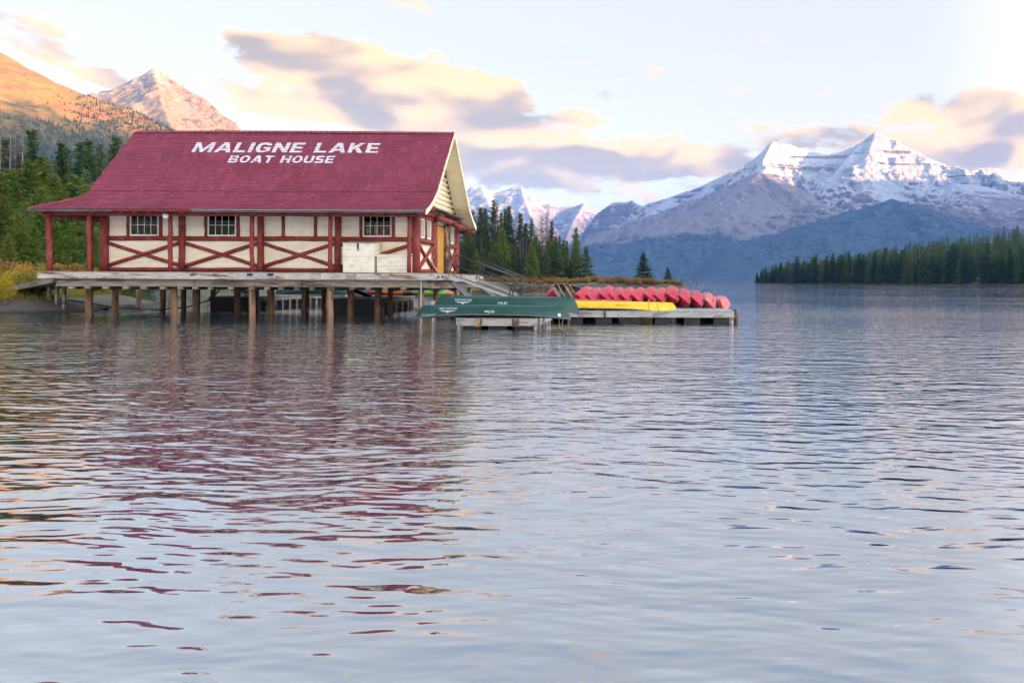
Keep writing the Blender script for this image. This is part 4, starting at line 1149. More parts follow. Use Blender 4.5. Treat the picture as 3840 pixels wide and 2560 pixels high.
for a, b in ((bx0, -20.6), (-20.57, -15.7), (-15.67, -9.95)):
    MB().box(a, b, DY0 + 0.22, DY0 + 0.45, DECK - 0.68, DECK - 0.335).build('deck_beam', M['timber'], deck)
MB().box(-10.2, -9.8, DY0 + 0.46, 41.5, DECK - 0.72, DECK - 0.31).build('deck_beam', M['timber'], deck)
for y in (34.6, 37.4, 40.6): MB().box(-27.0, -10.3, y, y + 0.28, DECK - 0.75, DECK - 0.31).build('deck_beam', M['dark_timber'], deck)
x = -26.3
while x < -10.4:
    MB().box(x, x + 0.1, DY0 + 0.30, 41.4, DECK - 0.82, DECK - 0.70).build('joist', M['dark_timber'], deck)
    MB().box(x - 0.03, x + rng.uniform(0.14, 0.22), DY0 + 0.16, DY0 + 0.299, DECK - 0.80, DECK - 0.69).build('joist_end', M['timber'], deck); x += rng.uniform(0.62, 0.95)
PIL = [(336, 33.6, 0.30), (433, 35.4, 0.28), (612, 37.5, 0.28), (652, 33.0, 0.27), (689, 38.5, 0.26), (737, 35.2, 0.33), (890, 37.6, 0.31), (945, 32.7, 0.27), (963, 40.6, 0.26),
       (1016, 34.8, 0.32), (1144, 37.6, 0.33), (1215, 40.6, 0.27), (1239, 32.6, 0.27), (1316, 34.8, 0.32), (1419, 35.4, 0.32), (1465, 37.5, 0.26), (1580, 33.0, 0.28), (1635, 34.9, 0.27),
       (1713, 37.7, 0.27), (1762, 40.4, 0.25), (520, 40.6, 0.27), (800, 40.5, 0.27)]
for u, Y, dia in PIL:
    X = (u - CU) / F_PX * Y
    MB().log((X, Y, DECK - 0.69), (X + rng.uniform(-0.04, 0.04), Y, -2.2), dia / 2, n=12, seg=5, bend=0.02).build('piling', M['piling'], house, True)
MB().tube([(-10.2, 32.35, 1.7), (-10.2, 32.35, -0.6)], 0.035, 6).build('drain_pipe', M['alu'], house)

# ---- things on the porch
lamp = thing('globe_lamp', 'round white globe lamp at the top of the porch post beside the left window', 'lamp', (-21.72, 32.36, 4.55))
bm = bmesh.new(); bmesh.ops.create_uvsphere(bm, u_segments=20, v_segments=12, radius=0.125, matrix=Matrix.Translation((-21.78, 32.27, 4.52)))
me = bpy.data.meshes.new('globe'); bm.to_mesh(me); bm.free(); link('globe', me, M['globe'], lamp, True)
MB().tube([(-21.78, 32.27, 4.62), (-21.75, 32.35, 4.68)], 0.04, 8).build('bracket', M['black'], lamp)

def chest(name, label, x0, x1, y0, y1, h, split, lid):
    c = thing(name, label, 'chest', ((x0 + x1) / 2, (y0 + y1) / 2, DECK))
    MB().box(x0, x1, y0, y1, DECK + 0.004, DECK + split - 0.006).build('base', M['box_white'], c)
    MB().box(x0 - 0.004, x1 + 0.004, y0 - 0.004, y1, DECK + split + 0.004, DECK + h - 0.05).build('front_panel', M['box_white'], c)
    l = MB(); l.add([(x0 - 0.03, y0 - 0.04, DECK + h - 0.09), (x1 + 0.03, y0 - 0.04, DECK + h - 0.09), (x1 + 0.03, y1, DECK + h + 0.02), (x0 - 0.03, y1, DECK + h + 0.02),
                      (x0 - 0.03, y0 - 0.04, DECK + h - 0.045), (x1 + 0.03, y0 - 0.04, DECK + h - 0.045), (x1 + 0.03, y1, DECK + h + 0.06), (x0 - 0.03, y1, DECK + h + 0.06)],
                     [(0, 3, 2, 1), (4, 5, 6, 7), (0, 1, 5, 4), (1, 2, 6, 5), (2, 3, 7, 6), (3, 0, 4, 7)])
    l.build('lid', lid, c)
    return c
c1 = chest('storage_chest', 'tall white wooden chest with a black latch standing on the porch', -13.93, -12.50, 32.75, 33.5, 1.44, 0.74, M['box_top'])
lt = MB().box(-13.26, -13.20, 32.70, 32.742, DECK + 1.08, DECK + 1.36).build('latch', M['black'], c1)
MB().box(-13.27, -13.19, 32.70, 32.742, DECK + 1.03, DECK + 1.07).build('padlock', M['door_wood'], lt)
def plane_text(name, body, org, ax, up, w, h, mt, parent, extra=0.0, shear=0.0, spacing=1.0):
    bm = norm_text(body, extra, spacing, shear); org, ax, up = Vector(org), Vector(ax), Vector(up)
    for v in bm.verts: v.co = org + ax * (v.co.x * w) + up * (v.co.y * h)
    me = bpy.data.meshes.new(name); bm.to_mesh(me); bm.free()
    return link(name, me, mt, parent)
plane_text('stencil_lettering', 'OVER NIGH', (-13.72, 32.742, DECK + 1.20), (1, 0, 0), (0, 0, 1), 0.43, 0.075, M['red_letter'], c1, spacing=1.1)
c2 = chest('storage_chest', 'low white wooden chest on the porch right of the tall chest', -12.38, -10.98, 32.80, 33.5, 0.83, 0.30, M['box_white'])

an = MB()
an.tube([(-9.95, 34.3, DECK), (-10.05, 34.3, DECK + 0.12), (-10.22, 34.3, DECK + 0.35), (-10.30, 34.32, DECK + 0.58), (-10.27, 34.33, DECK + 0.74), (-10.18, 34.33, DECK + 0.84)], [0.03, 0.032, 0.032, 0.028, 0.02, 0.006], 8)
an.tube([(-10.29, 34.32, DECK + 0.62), (-10.36, 34.3, DECK + 0.70), (-10.36, 34.3, DECK + 0.80)], [0.022, 0.016, 0.004], 8)
tag(an.build('deer_antler', M['antler'], None, True), 'shed deer antler leaning against the end wall by the doorway', 'antler')

# life vests hanging inside the right window
vest_cols = [(0.65, 0.55, 0.02), (0.03, 0.03, 0.05), (0.62, 0.5, 0.02), (0.45, 0.03, 0.05), (0.42, 0.02, 0.05), (0.5, 0.05, 0.06), (0.03, 0.06, 0.04)]
for i, c in enumerate(vest_cols):
    mv = mat('vest_fabric_%s' % ['yellow', 'navy', 'lemon', 'red', 'crimson', 'scarlet', 'dark_green'][i], c, tuple(k * 0.7 for k in c), 9)
    x = -13.25 + i * 0.185; yv = YW + 0.32
    v = thing('life_vest', '%s life vest hanging inside the right window, %s from the left' % (['yellow', 'dark navy', 'lemon yellow', 'deep red', 'crimson', 'scarlet', 'dark green'][i], ['first', 'second', 'third', 'fourth', 'fifth', 'sixth', 'seventh'][i]), 'life vest', (x, yv, 3.7), 'life vests in the window')
    for sx in (-1, 1):
        pm = MB(); pm.tube([(x + sx * 0.045, yv, 3.82), (x + sx * 0.05, yv - 0.03, 3.95), (x + sx * 0.05, yv - 0.03, 4.2), (x + sx * 0.03, yv, 4.38)], [0.03, 0.045, 0.045, 0.02], 8)
        pm.build('front_pad', mv, v, True)
    MB().bar((x - 0.08, yv - 0.075, 3.98), (x + 0.08, yv - 0.075, 3.98), 0.02, 0.03).build('strap', M['black'] if i % 2 else M['white'], v)
MB().tube([(-13.5, YW + 0.32, 4.4), (-11.9, YW + 0.32, 4.4)], 0.015, 6).build('hanging_rail', M['black'], house)

# ================================================================== canoes
def hull_pts(L, B, D, rise, NS=44, NR=9, inset=0.0):
    """rows of points: station by station, gunwale -> keel -> gunwale"""
    rows_ = []
    for i in range(NS + 1):
        t = -1 + 2 * i / NS
        t = math.copysign(abs(t) ** 0.85, t)
        a = abs(t)
        b = (B / 2) * max(0.0, 1 - a ** 2.9) ** 0.85 + 0.012
        sh = D + rise * a ** 3.2
        k = 0.02 * a * a + (max(0, (a - 0.88) / 0.12) ** 2.2) * (sh * 0.78)
        x = t * L / 2
        row = []
        for j in range(2 * NR + 1):
            s = -1 + 2 * j / (2 * NR)
            ang = abs(s) * math.pi / 2                 # 0 keel, 90 gunwale
            yy = b * (math.sin(ang) ** 0.62) * (1.0 + 0.06 * math.sin(2 * ang))
            zz = k + (sh - k) * (1 - math.cos(ang) ** 0.85)
            vv = min(1.0, a ** 2.2 * 1.05); yy = yy * (1 - vv) + b * abs(s) * vv; zz = zz * (1 - vv) + (k + (sh - k) * abs(s)) * vv      # ends sharpen to a V
            row.append(Vector((x, math.copysign(max(yy - inset * (a < 0.97), 0.0), s) if s else 0.0, zz + inset * (1 - abs(s)))))
        rows_.append(row)
    return rows_

def sheet(rows_, flip=False):
    n = len(rows_[0]); m_ = MB(); m_.v = [tuple(p) for r in rows_ for p in r]
    for i in range(len(rows_) - 1):
        for j in range(n - 1):
            q = (i*n + j, (i+1)*n + j, (i+1)*n + j + 1, i*n + j + 1)
            m_.f.append(tuple(reversed(q)) if flip else q)
    return m_

def conform_text(hull_bvh, name, body, x0, x1, z0, z1, side, mt, parent, shear=0.0, extra=0.0, mirror=False, poly=None):
    """lay print on the hull side (local canoe coordinates, side = +1/-1 in y); print reads upright when the canoe is upright"""
    if poly is None:
        bm = norm_text(body, extra, 1.05, shear)
    else:
        bm = bmesh.new()
        for pl in poly:
            bm.faces.new([bm.verts.new((a, b, 0)) for a, b in pl])
    for cut in range(1, 5):
        bmesh.ops.bisect_plane(bm, geom=bm.verts[:] + bm.edges[:] + bm.faces[:], plane_co=(0, cut / 5, 0), plane_no=(0, 1, 0))
    for v in bm.verts:
        a = v.co.x if side < 0 else 1 - v.co.x
        x, z = x0 + a * (x1 - x0), z0 + v.co.y * (z1 - z0)
        hit = hull_bvh.ray_cast(Vector((x, side * 2.0, z)), Vector((0, -side, 0)))
        y = hit[0].y + side * 0.006 if hit[0] else side * 0.3
        v.co = (x, y, z)
    me = bpy.data.meshes.new(name); bm.to_mesh(me); bm.free()
    return link(name, me, mt, parent)

def canoe(label, mt, L=5.1, B=0.88, D=0.36, rise=0.22, inner=None, group=None, seats=True, name='canoe'):
    c = thing(name, label, 'canoe', (0, 0, 0), group, False)
    ro = hull_pts(L, B, D, rise)
    h = sheet(ro).build('hull', mt, c, True)
    sheet(hull_pts(L, B, D, rise, inset=0.02), True).build('hull_lining', inner or mt, c, True)
    for j in (0, -1):
        MB().tube([r[j] for r in ro], 0.019, 6).build('gunwale', M['gunwale'], c, True)
    if seats:
        for x, rr in ((-L * 0.10, 0.022), (L * 0.12, 0.022), (L * 0.27, 0.02), (-L * 0.27, 0.02)):
            i = min(range(len(ro)), key=lambda q: abs(ro[q][0].x - x))
            MB().bar(ro[i][0], ro[i][-1], 0.05, 0.025).build('thwart', M['ash'], c)
        for x in (-L * 0.33, L * 0.22):
            i = min(range(len(ro)), key=lambda q: abs(ro[q][0].x - x)); w = abs(ro[i][0].y) * 0.85; z = ro[i][0].z - 0.07
            st = MB().box(x - 0.13, x + 0.13, -w, w, z - 0.012, z - 0.002).build('seat', M['web'], c)
            for dx in (-0.15, 0.15): MB().bar((x + dx, -w, z), (x + dx, w, z), 0.035, 0.022).build('seat_bar', M['ash'], st)
    c['_L'] = L
    bvh = BVHTree.FromPolygons([tuple(v.co) for v in h.data.vertices], [tuple(p.vertices) for p in h.data.polygons])
    return c, bvh

def pose(c, loc, axis, opening):
    """canoe length along axis, its open side facing 'opening'"""
    ex = Vector(axis).normalized(); ez = Vector(opening); ez = (ez - ex * ez.dot(ex)).normalized(); ey = ez.cross(ex)
    c.matrix_world = Matrix(((ex.x, ey.x, ez.x, loc[0]), (ex.y, ey.y, ez.y, loc[1]), (ex.z, ey.z, ez.z, loc[2]), (0, 0, 0, 1)))

def chevron():
    P = [[(0.0, 0.86), (0.30, 0.86), (0.36, 0.74), (0.06, 0.74)], [(0.70, 0.86), (1.0, 0.86), (0.94, 0.74), (0.64, 0.74)],
         [(0.16, 0.68), (0.38, 0.68), (0.42, 0.56), (0.22, 0.56)], [(0.62, 0.68), (0.84, 0.68), (0.78, 0.56), (0.58, 0.56)],
         [(0.34, 0.80), (0.44, 0.80), (0.50, 0.30), (0.50, 0.05)], [(0.56, 0.80), (0.66, 0.80), (0.50, 0.05), (0.50, 0.30)], [(0.46, 0.80), (0.54, 0.80), (0.50, 0.42)]]
    return [[(a, 1 - b) for a, b in q] for q in P]

GREEN_L = 5.3
for i, (lab, loc, axis, op, rise) in enumerate([
        ('dark green overturned canoe nearest the camera on the front floating dock', (-5.22, 24.45, 0.815), (1, 0.0, -0.004), (0, -0.12, -1), 0.10),
        ('dark green overturned canoe behind the nearest green one, its ends drooping', (-5.02, 25.65, 1.10), (1, 0, -0.006), (0, -0.05, -1), 0.30)]):
    c, bv = canoe(lab, M['hull_green'], GREEN_L, 0.90, 0.37, rise, M['hull_green'])
    # upside down with the bow along +x: the side facing the camera is local +y
    S_ = 1
    conform_text(bv, 'hull_lettering', 'MALIGNE LAKE', -1.78, -1.14, 0.130, 0.195, S_, M['decal'], c)
    conform_text(bv, 'hull_emblem', '', -1.74, -1.18, 0.215, 0.325, S_, M['decal'], c, poly=chevron())
    conform_text(bv, 'hull_lettering', 'Old Town', -0.20, 0.14, 0.225, 0.315, S_, M['decal'], c, shear=0.45, extra=0.01)
    conform_text(bv, 'hull_lettering', 'PENOBSCOT 164', -2.40, -1.93, 0.355, 0.395, S_, M['decal'], c, shear=0.2)
    if i == 0: conform_text(bv, 'hull_sticker', '', 2.25, 2.34, 0.29, 0.38, S_, M['decal'], c, poly=[[(0, 0), (1, 0), (1, 1), (0, 1)]])
    else: conform_text(bv, 'hull_lettering', '34', 2.40, 2.50, 0.30, 0.37, S_, M['decal_dark'], c)
    if i == 0: conform_text(bv, 'hull_lettering', '54', -2.42, -2.34, 0.16, 0.22, S_, M['decal_dark'], c)
    pose(c, loc, axis, op)

# yellow pair and the red one lying flat
c, bv = canoe('yellow overturned canoe roped along the front edge of the long dock', M['hull_yellow'], 5.3, 0.86, 0.31, 0.18)
conform_text(bv, 'hull_lettering', 'RANGER', 0.45, 0.95, 0.15, 0.20, 1, M['decal_dark'], c, shear=0.2)
conform_text(bv, 'hull_lettering', 'YUKON', -0.9, -0.6, 0.26, 0.30, 1, M['decal_dark'], c)
pose(c, (-1.62, 28.38, 0.845), (1, 0, -0.012), (0, -0.1, -1))
c, _ = canoe('yellow overturned canoe mostly hidden behind the roped yellow one', M['hull_yellow'], 5.0, 0.86, 0.34, 0.14)
pose(c, (-1.16, 29.25, 0.83), (1, 0, -0.01), (0, 0, -1))
c, _ = canoe('red canoe lying overturned behind the yellow canoes', M['hull_red'], 5.0, 0.86, 0.35, 0.18)
pose(c, (-3.0, 29.98, 0.90), (1, 0, -0.01), (0, 0, -1))
# canoe on its side, black inside towards us
c, _ = canoe('red canoe on its side showing its black inside and wooden thwarts', M['hull_red'], 5.0, 0.90, 0.36, 0.22, M['hull_black'])
pose(c, (-4.02, 33.1, 0.93), (0.16, 0.987, 0.0), (0.80, -0.13, 0.52))

# the row of red canoes leaning on one another
ordinal = ['first', 'second', 'third', 'fourth', 'fifth', 'sixth', 'seventh', 'eighth', 'ninth', 'tenth', 'eleventh', 'twelfth', 'last']
ROW_U = [2205, 2246, 2292, 2334, 2376, 2420, 2462, 2505, 2545, 2592, 2641, 2692, 2748]
ROW_T = [1079, 1084, 1079, 1081, 1082, 1083, 1081, 1083, 1080, 1086, 1092, 1100, 1116]
YB0 = 30.7
for i in range(13):
    faded = i >= 11
    extra = {2: ' with white numbers on its hull', 3: ' with white script', 11: ', paler, roped', 12: ', pale and flattest'}.get(i, '')
    lab = '%s red canoe from the left in the leaning row%s' % (ordinal[i], extra)
    c, bv = canoe(lab, M['hull_red_faded'] if faded else M['hull_red'], 5.0, 0.98, 0.42, 0.20, M['hull_black'], 'red canoes leaning in a row on the dock', seats=i in (0, 2, 8))
    s = F_PX / YB0
    ang = [-38, -40, -34, -42, -38, -37, -36, -40, -33, -40, -42, -46, -70][i]
    X = (ROW_U[i] - 52 - CU) / s
    ztop = CAM_H - (ROW_T[i] - 1055 - ROLL * (ROW_U[i] - CU)) * 33.0 / F_PX
    op = Vector((math.cos(R(ang)), 0, math.sin(R(ang))))
    half = 0.44 * abs(op.x)
    zc_ = ztop - 0.20 if i < 12 else 0.86
    if i == 12: X += 0.08
    if i == 3: conform_text(bv, 'hull_lettering', 'Old Town', -1.6, -0.9, 0.05, 0.18, -1, M['decal'], c, shear=0.4, extra=0.03)
    if i == 2: conform_text(bv, 'hull_lettering', 'L 11', -2.1, -1.8, 0.2, 0.3, -1, M['decal'], c)
    yaw = rng.uniform(-0.025, 0.025)
    pose(c, (X, YB0 + 2.45 + rng.uniform(-0.05, 0.05), max(zc_, 0.92)), (yaw, 1, 0), op)

def rope(name, pts, label=None, r=0.014, mt=None):
    o = MB().tube(pts, r, 6).build(name, mt or M['rope'], None, True)
    return tag(o, label, 'rope') if label else o
rope('rope', [(0.15 + 0.02 * math.sin(a * 2), 28.38 + 0.50 * math.cos(a), 0.52 + 0.42 * max(0, math.sin(a))) for a in np.linspace(-0.3, math.pi + 0.3, 16)], 'tan rope looped over the middle of the yellow canoe', 0.016)
rope('rope', [(0.42 + 0.12 * a, 27.93 + 0.02 * math.sin(a * 5), 0.86 - 0.37 * a) for a in np.linspace(0, 1, 8)], 'tan rope hanging off the right end of the yellow canoe', 0.016)
rope('rope', [(2.65 + 0.30 * math.cos(a), 30.66, 0.98 + 0.32 * math.sin(a)) for a in np.linspace(-0.7, 2.6, 14)], 'dark rope looped round the bow of a pale red canoe', 0.015, M['hose'])
for k, (x, lab) in enumerate(((-2.98, 'knotted rope end dangling furthest left below the front green canoe'), (-2.86, 'middle rope end dangling below the front green canoe'), (-2.60, 'rope end dangling furthest right below the front green canoe'))):
    rope('rope', [(x + 0.05 * math.sin(q * 2.5 + k), 24.3, 0.44 - 0.42 * q) for q in np.linspace(0, 1, 8)], lab, 0.011)

# ================================================================== docks
def dock(name, label, x0, x1, y0, y1, top, mt_front, nblock, along_x=True, pl=0.145, mt_side=None):
    mt_side = mt_side or M['dock']
    d = thing(name, label, 'dock', ((x0 + x1) / 2, (y0 + y1) / 2, 0))
    if along_x:
        x = x0
        while x < x1 - 0.03:
            MB().box(x, min(x + pl - 0.012, x1), y0 - 0.03, y1, top - 0.04, top - rng.uniform(0, 0.006)).build('dock_plank', M['plank'], d); x += pl
    else:
        y = y0
        while y < y1 - 0.03:
            MB().box(x0 - 0.03, x1 + 0.03, y, min(y + pl - 0.012, y1), top - 0.04, top - rng.uniform(0, 0.006)).build('dock_plank', M['plank'], d); y += pl
    f0 = top - 0.042
    MB().box(x0, x1, y0 - 0.02, y0 + 0.03, f0 - 0.22, f0).build('front_skirt', mt_front, d)
    MB().box(x1 - 0.05, x1, y0 + 0.031, y1 - 0.03, f0 - 0.21, f0).build('side_skirt', mt_side, d)
    MB().box(x0, x0 + 0.05, y0 + 0.031, y1 - 0.03, f0 - 0.21, f0).build('side_skirt', mt_side, d)
    MB().box(x0, x1, y1 - 0.029, y1 + 0.02, f0 - 0.22, f0).build('rear_skirt', M['dock'], d)
    for i in range(nblock):
        x = x0 + 0.2 + (x1 - x0 - 1.0) * i / max(1, nblock - 1)
        MB().box(x, x + 0.62, y0 + 0.10, y1 - 0.1, -0.25, f0 - 0.22).build('dock_float', M['float'], d)
    ny_ = int((y1 - y0) / 0.9)
    for i in range(ny_ + 1):
        for xx in (x1 - 0.12, x0 + 0.02):
            yy = y0 + 0.05 + (y1 - y0 - 0.3) * i / max(1, ny_)
            MB().box(xx, xx + 0.10, yy, yy + 0.16, -0.30, f0 - 0.215).build('dock_leg', mt_side, d)
    return d
DF = dock('floating_dock', 'grey floating dock carrying the two green canoes', -6.40, -3.66, 24.10, 28.6, 0.385, M['dock'], 3, False)
for x in (-5.75, -4.5): MB().box(x, x + 0.22, 24.05, 24.075, 0.10, 0.36).build('bumper', M['jamb'], DF)
MB().box(-7.2, -3.0, 25.3, 25.9, 0.39, 0.45).build('canoe_bunk', M['dock'], DF)
DL = dock('long_dock', 'long grey plank dock under the row of red canoes', -5.6, 3.50, 27.95, 36.2, 0.50, M['dock'], 8)
for x in (-1.62,): MB().box(x, x + 0.07, 27.90, 27.925, -0.2, 0.48).build('dock_joint', M['float'], DL)
MB().log((3.60, 28.3, 0.55), (3.62, 28.3, -1.0), 0.09, n=10).build('mooring_post', M['jamb'], DL, True)
for y in (31.6, 33.2, 34.8): MB().box(-5.2, 3.3, y, y + 0.1, 0.502, 0.57).build('canoe_bunk', M['dock'], DL)
DA = dock('floating_dock', 'floating dock with a black front seen under the middle of the boathouse deck', -24.1, -21.4, 39.3, 47.4, 0.72, M['float'], 3, False, 0.19, M['timber'])
DB = dock('floating_dock', 'floating dock with a black front under the right part of the deck, carrying kayaks', -16.4, -13.9, 36.75, 42.9, 0.72, M['float'], 3, False, 0.19, M['timber'])
MB().box(-24.05, -21.45, 39.33, 39.40, -0.1, 0.48).build('front_board', M['float'], DA)
MB().box(-16.35, -13.95, 36.78, 36.85, -0.1, 0.48).build('front_board', M['float'], DB)
c, _ = canoe('green overturned canoe on the floating dock under the deck', M['hull_green'], 4.9, 0.88, 0.36, 0.2, group=None, seats=False)
pose(c, (-20.9, 45.0, 1.12), (1, 0.12, 0), (0, 0, -1))
MB().box(-22.0, -18.8, 44.5, 45.4, 0.60, 0.74).build('outrigger_platform', M['dock'], DA)

def kayak(label, L, cols, loc, yaw):
    k = thing('kayak', label, 'kayak', (0, 0, 0), 'kayaks stored on the dock under the deck', False)
    NS = 30; rows_ = []
    for i in range(NS + 1):
        t = -1 + 2 * i / NS; a = abs(t)
        w = 0.36 * max(0, 1 - a ** 2.2) ** 0.8 + 0.01; zc2 = 0.05 * a ** 2 + 0.16; hgt = 0.17 * max(0.0, 1 - a ** 3) ** 0.6 + 0.02
        rows_.append([Vector((t * L / 2, w * math.cos(q), zc2 + hgt * math.sin(q) * (1 if math.sin(q) < 0 else 0.8))) for q in np.linspace(0, 2 * math.pi, 17)])
    n3 = NS // 3
    for j in range(3):
        sheet(rows_[j * n3:(j + 1) * n3 + 1]).build(('stern', 'hull', 'bow')[j], cols[j], k, True)
    MB().tube([Vector((0.42 * math.cos(q), 0.22 * math.sin(q), 0.31)) for q in np.linspace(0, 2 * math.pi, 17)], 0.025, 6, False).build('cockpit_rim', M['black'], k, True)
    k.location = loc; k.rotation_euler = (0, 0, yaw)
    return k
mk = {n: mat('kayak_%s' % n, c, tuple(q * 0.85 for q in c), 3, rough=0.4) for n, c in dict(red=(0.60, 0.018, 0.045), orange=(0.75, 0.16, 0.012), maroon=(0.20, 0.03, 0.03), green=(0.16, 0.45, 0.05), tan=(0.6, 0.26, 0.07)).items()}
kayak('red and orange kayak lying on the dock seen between the pilings', 3.4, (mk['red'], mk['orange'], mk['maroon']), (-15.35, 43.6, 0.70), 0.03)
kayak('maroon and orange kayak behind the red and orange one', 3.2, (mk['red'], mk['orange'], mk['maroon']), (-15.0, 44.5, 0.70), 0.02)
kayak('green and orange kayak at the end of the dock by the rightmost pilings', 3.0, (mk['green'], mk['green'], mk['tan']), (-12.9, 43.9, 0.70), 0.5)
MB().box(-17.4, -11.4, 43.0, 45.4, 0.58, 0.695).build('outrigger_platform', M['dock'], DB)
p_ = MB(); p_.add([(-19.2, 43.2, 0.80), (-17.6, 43.3, 0.83), (-17.5, 43.45, 0.88), (-19.1, 43.45, 0.9), (-18.3, 43.1, 0.86)], [(0, 1, 4), (1, 2, 4), (2, 3, 4), (3, 0, 4)])

# ================================================================== gangways
def gangway(label, top, bot, width, railh, name='gangway', n=3, stringer=0.115, panel=None):
    """aluminium ramp from the deck to a dock, with a rail on both sides"""
    top, bot = Vector(top), Vector(bot)
    g_ = thing(name, label, 'gangway', tuple(bot))
    d = (bot - top); side = d.cross(Vector((0, 0, 1))).normalized() * (width / 2)
    if side.y > 0: side = -side
    perp = Vector((0.42, 0, 0.91)) if railh else Vector((0, 0, 1))
    perp = (Vector((0, 0, 1)) - d.normalized() * d.normalized().z).normalized()
    for s_ in (1, -1):
        a, b = top + side * s_, bot + side * s_
        MB().bar(a, b, 0.05, stringer).build('stringer', M['alu'], g_)
        if railh:
            ra, rb = a + perp * railh, b + perp * railh; ma, mbb = a + perp * railh * 0.52, b + perp * railh * 0.52
            MB().tube([ra, rb], 0.03, 8).build('hand_rail', M['rail'], g_, True)
            MB().tube([ma, mbb], 0.026, 8).build('mid_rail', M['rail'], g_, True)
            for q in range(n):
                t = q / (n - 1)
                MB().tube([a.lerp(b, t), ra.lerp(rb, t)], 0.026, 8).build('rail_post', M['rail'], g_, True)
    m_ = MB(); m_.add([top + side * 0.95, top - side * 0.95, bot - side * 0.95, bot + side * 0.95], [(0, 1, 2, 3)])
    nt_ = max(6, int(d.length / 0.3))
    for q in range(nt_):
        t0, t1 = (q + 0.04) / nt_, (q + 0.96) / nt_
        MB().bar(top.lerp(bot, t0) + Vector((0, 0, 0.02)), top.lerp(bot, t1) + Vector((0, 0, 0.02)), width * 0.94, 0.03).build('tread', panel or M['grate'], g_)
    return g_
gangway('aluminium gangway with dark handrails running down from the front of the side deck', at(1690, 1032, 34.2), at(1912, 1112, 34.2), 0.75, 1.00, n=2)
gangway('aluminium gangway with dark handrails behind the first, at the back of the side deck', at(1790, 1046, 38.6), at(1945, 1107, 38.6), 0.75, 1.02, n=2)
for lab, a, b in (('short ribbed aluminium ramp below the front gangway', at(1702, 1063, 33.6), at(1770, 1124, 32.6)), ('short ribbed aluminium ramp below the rear gangway', at(1800, 1073, 36.8), at(1860, 1118, 35.8))):
    r_ = thing('ramp', lab, 'ramp', tuple(b)); d = b - a; sd = Vector((0, 0.42, 0))
    MB().add([a - sd, a + sd, b + sd, b - sd, a - sd - Vector((0, 0, .05)), a + sd - Vector((0, 0, .05)), b + sd - Vector((0, 0, .05)), b - sd - Vector((0, 0, .05))], [(0, 1, 2, 3), (7, 6, 5, 4), (0, 3, 7, 4), (1, 5, 6, 2), (0, 4, 5, 1), (3, 2, 6, 7)]).build('ramp_bed', M['black'], r_)
    for q in range(4):
        o_ = Vector((0, -0.42 + 0.28 * q, 0.03)); MB().bar(a + o_, b + o_, 0.035, 0.06).build('ramp_rib', M['alu'], r_)
gangway('dark ribbed gangway dropping from the deck to the floating dock under its middle', (-25.0, 41.2, 1.55), (-22.6, 41.0, 0.76), 1.0, 0)
gangway('dark ribbed gangway dropping from the deck to the kayak dock', (-16.9, 38.4, 1.5), (-14.9, 38.2, 0.76), 1.0, 0)
gangway('dark ribbed gangway under the right corner of the deck', (-11.6, 40.9, 1.5), (-10.2, 40.6, 0.76), 1.0, 0)
DC = dock('floating_dock', 'floating dock at the foot of the two gangways', -9.6, -5.7, 31.9, 40.5, 0.72, M['dock'], 3, False, 0.19)

def ground_z(x, y): return float(land_z(np.array([x]), np.array([y]))[0])
# footbridge from the bank to the deck
fb_ = thing('footbridge', 'weathered plank ramp from the grassy bank up to the left end of the deck', 'footbridge', (-29.5, 33.6, 0.6))
A_, B_ = Vector((-33.6, 38.4, 1.12)), Vector((-27.35, 34.0, 1.70))
dd_ = (B_ - A_).normalized(); sd_ = dd_.cross(Vector((0, 0, 1))).normalized()
for s_ in (-0.75, 0.75): MB().bar(A_ + sd_ * s_ + Vector((0, 0, -0.10)), B_ + sd_ * s_ + Vector((0, 0, -0.12)), 0.09, 0.22).build('side_beam', M['timber'], fb_)
for q in range(48):
    p = A_.lerp(B_, (q + 0.5) / 48); MB().bar(p - sd_ * 0.8 + Vector((0, 0, 0.03)), p + sd_ * 0.8 + Vector((0, 0, 0.03)), 0.145, 0.04).build('plank', M['timber'], fb_)
for t in (0.55, 0.70, 0.84):
    for s_ in (0.0,):
        p = A_.lerp(B_, t) + sd_ * s_; MB().box(p.x - 0.06, p.x + 0.06, p.y - 0.06, p.y + 0.06, ground_z(p.x, p.y) - 0.2, p.z - 0.2).build('support', M['timber'], fb_)
# black hose under the deck
tag(MB().tube([(-20.6, 34.6, 1.3), (-21.4, 35.4, 0.9), (-22.4, 36.4, 0.55), (-23.8, 37.0, 0.22), (-25.4, 37.2, 0.05), (-27.5, 37.4, 0.10), (-29.5, 37.4, 0.42), (-31.5, 37.0, 0.75)], 0.035, 8).build('hose', M['hose'], None, True),
    'black hose sagging from under the deck onto the gravel', 'hose')

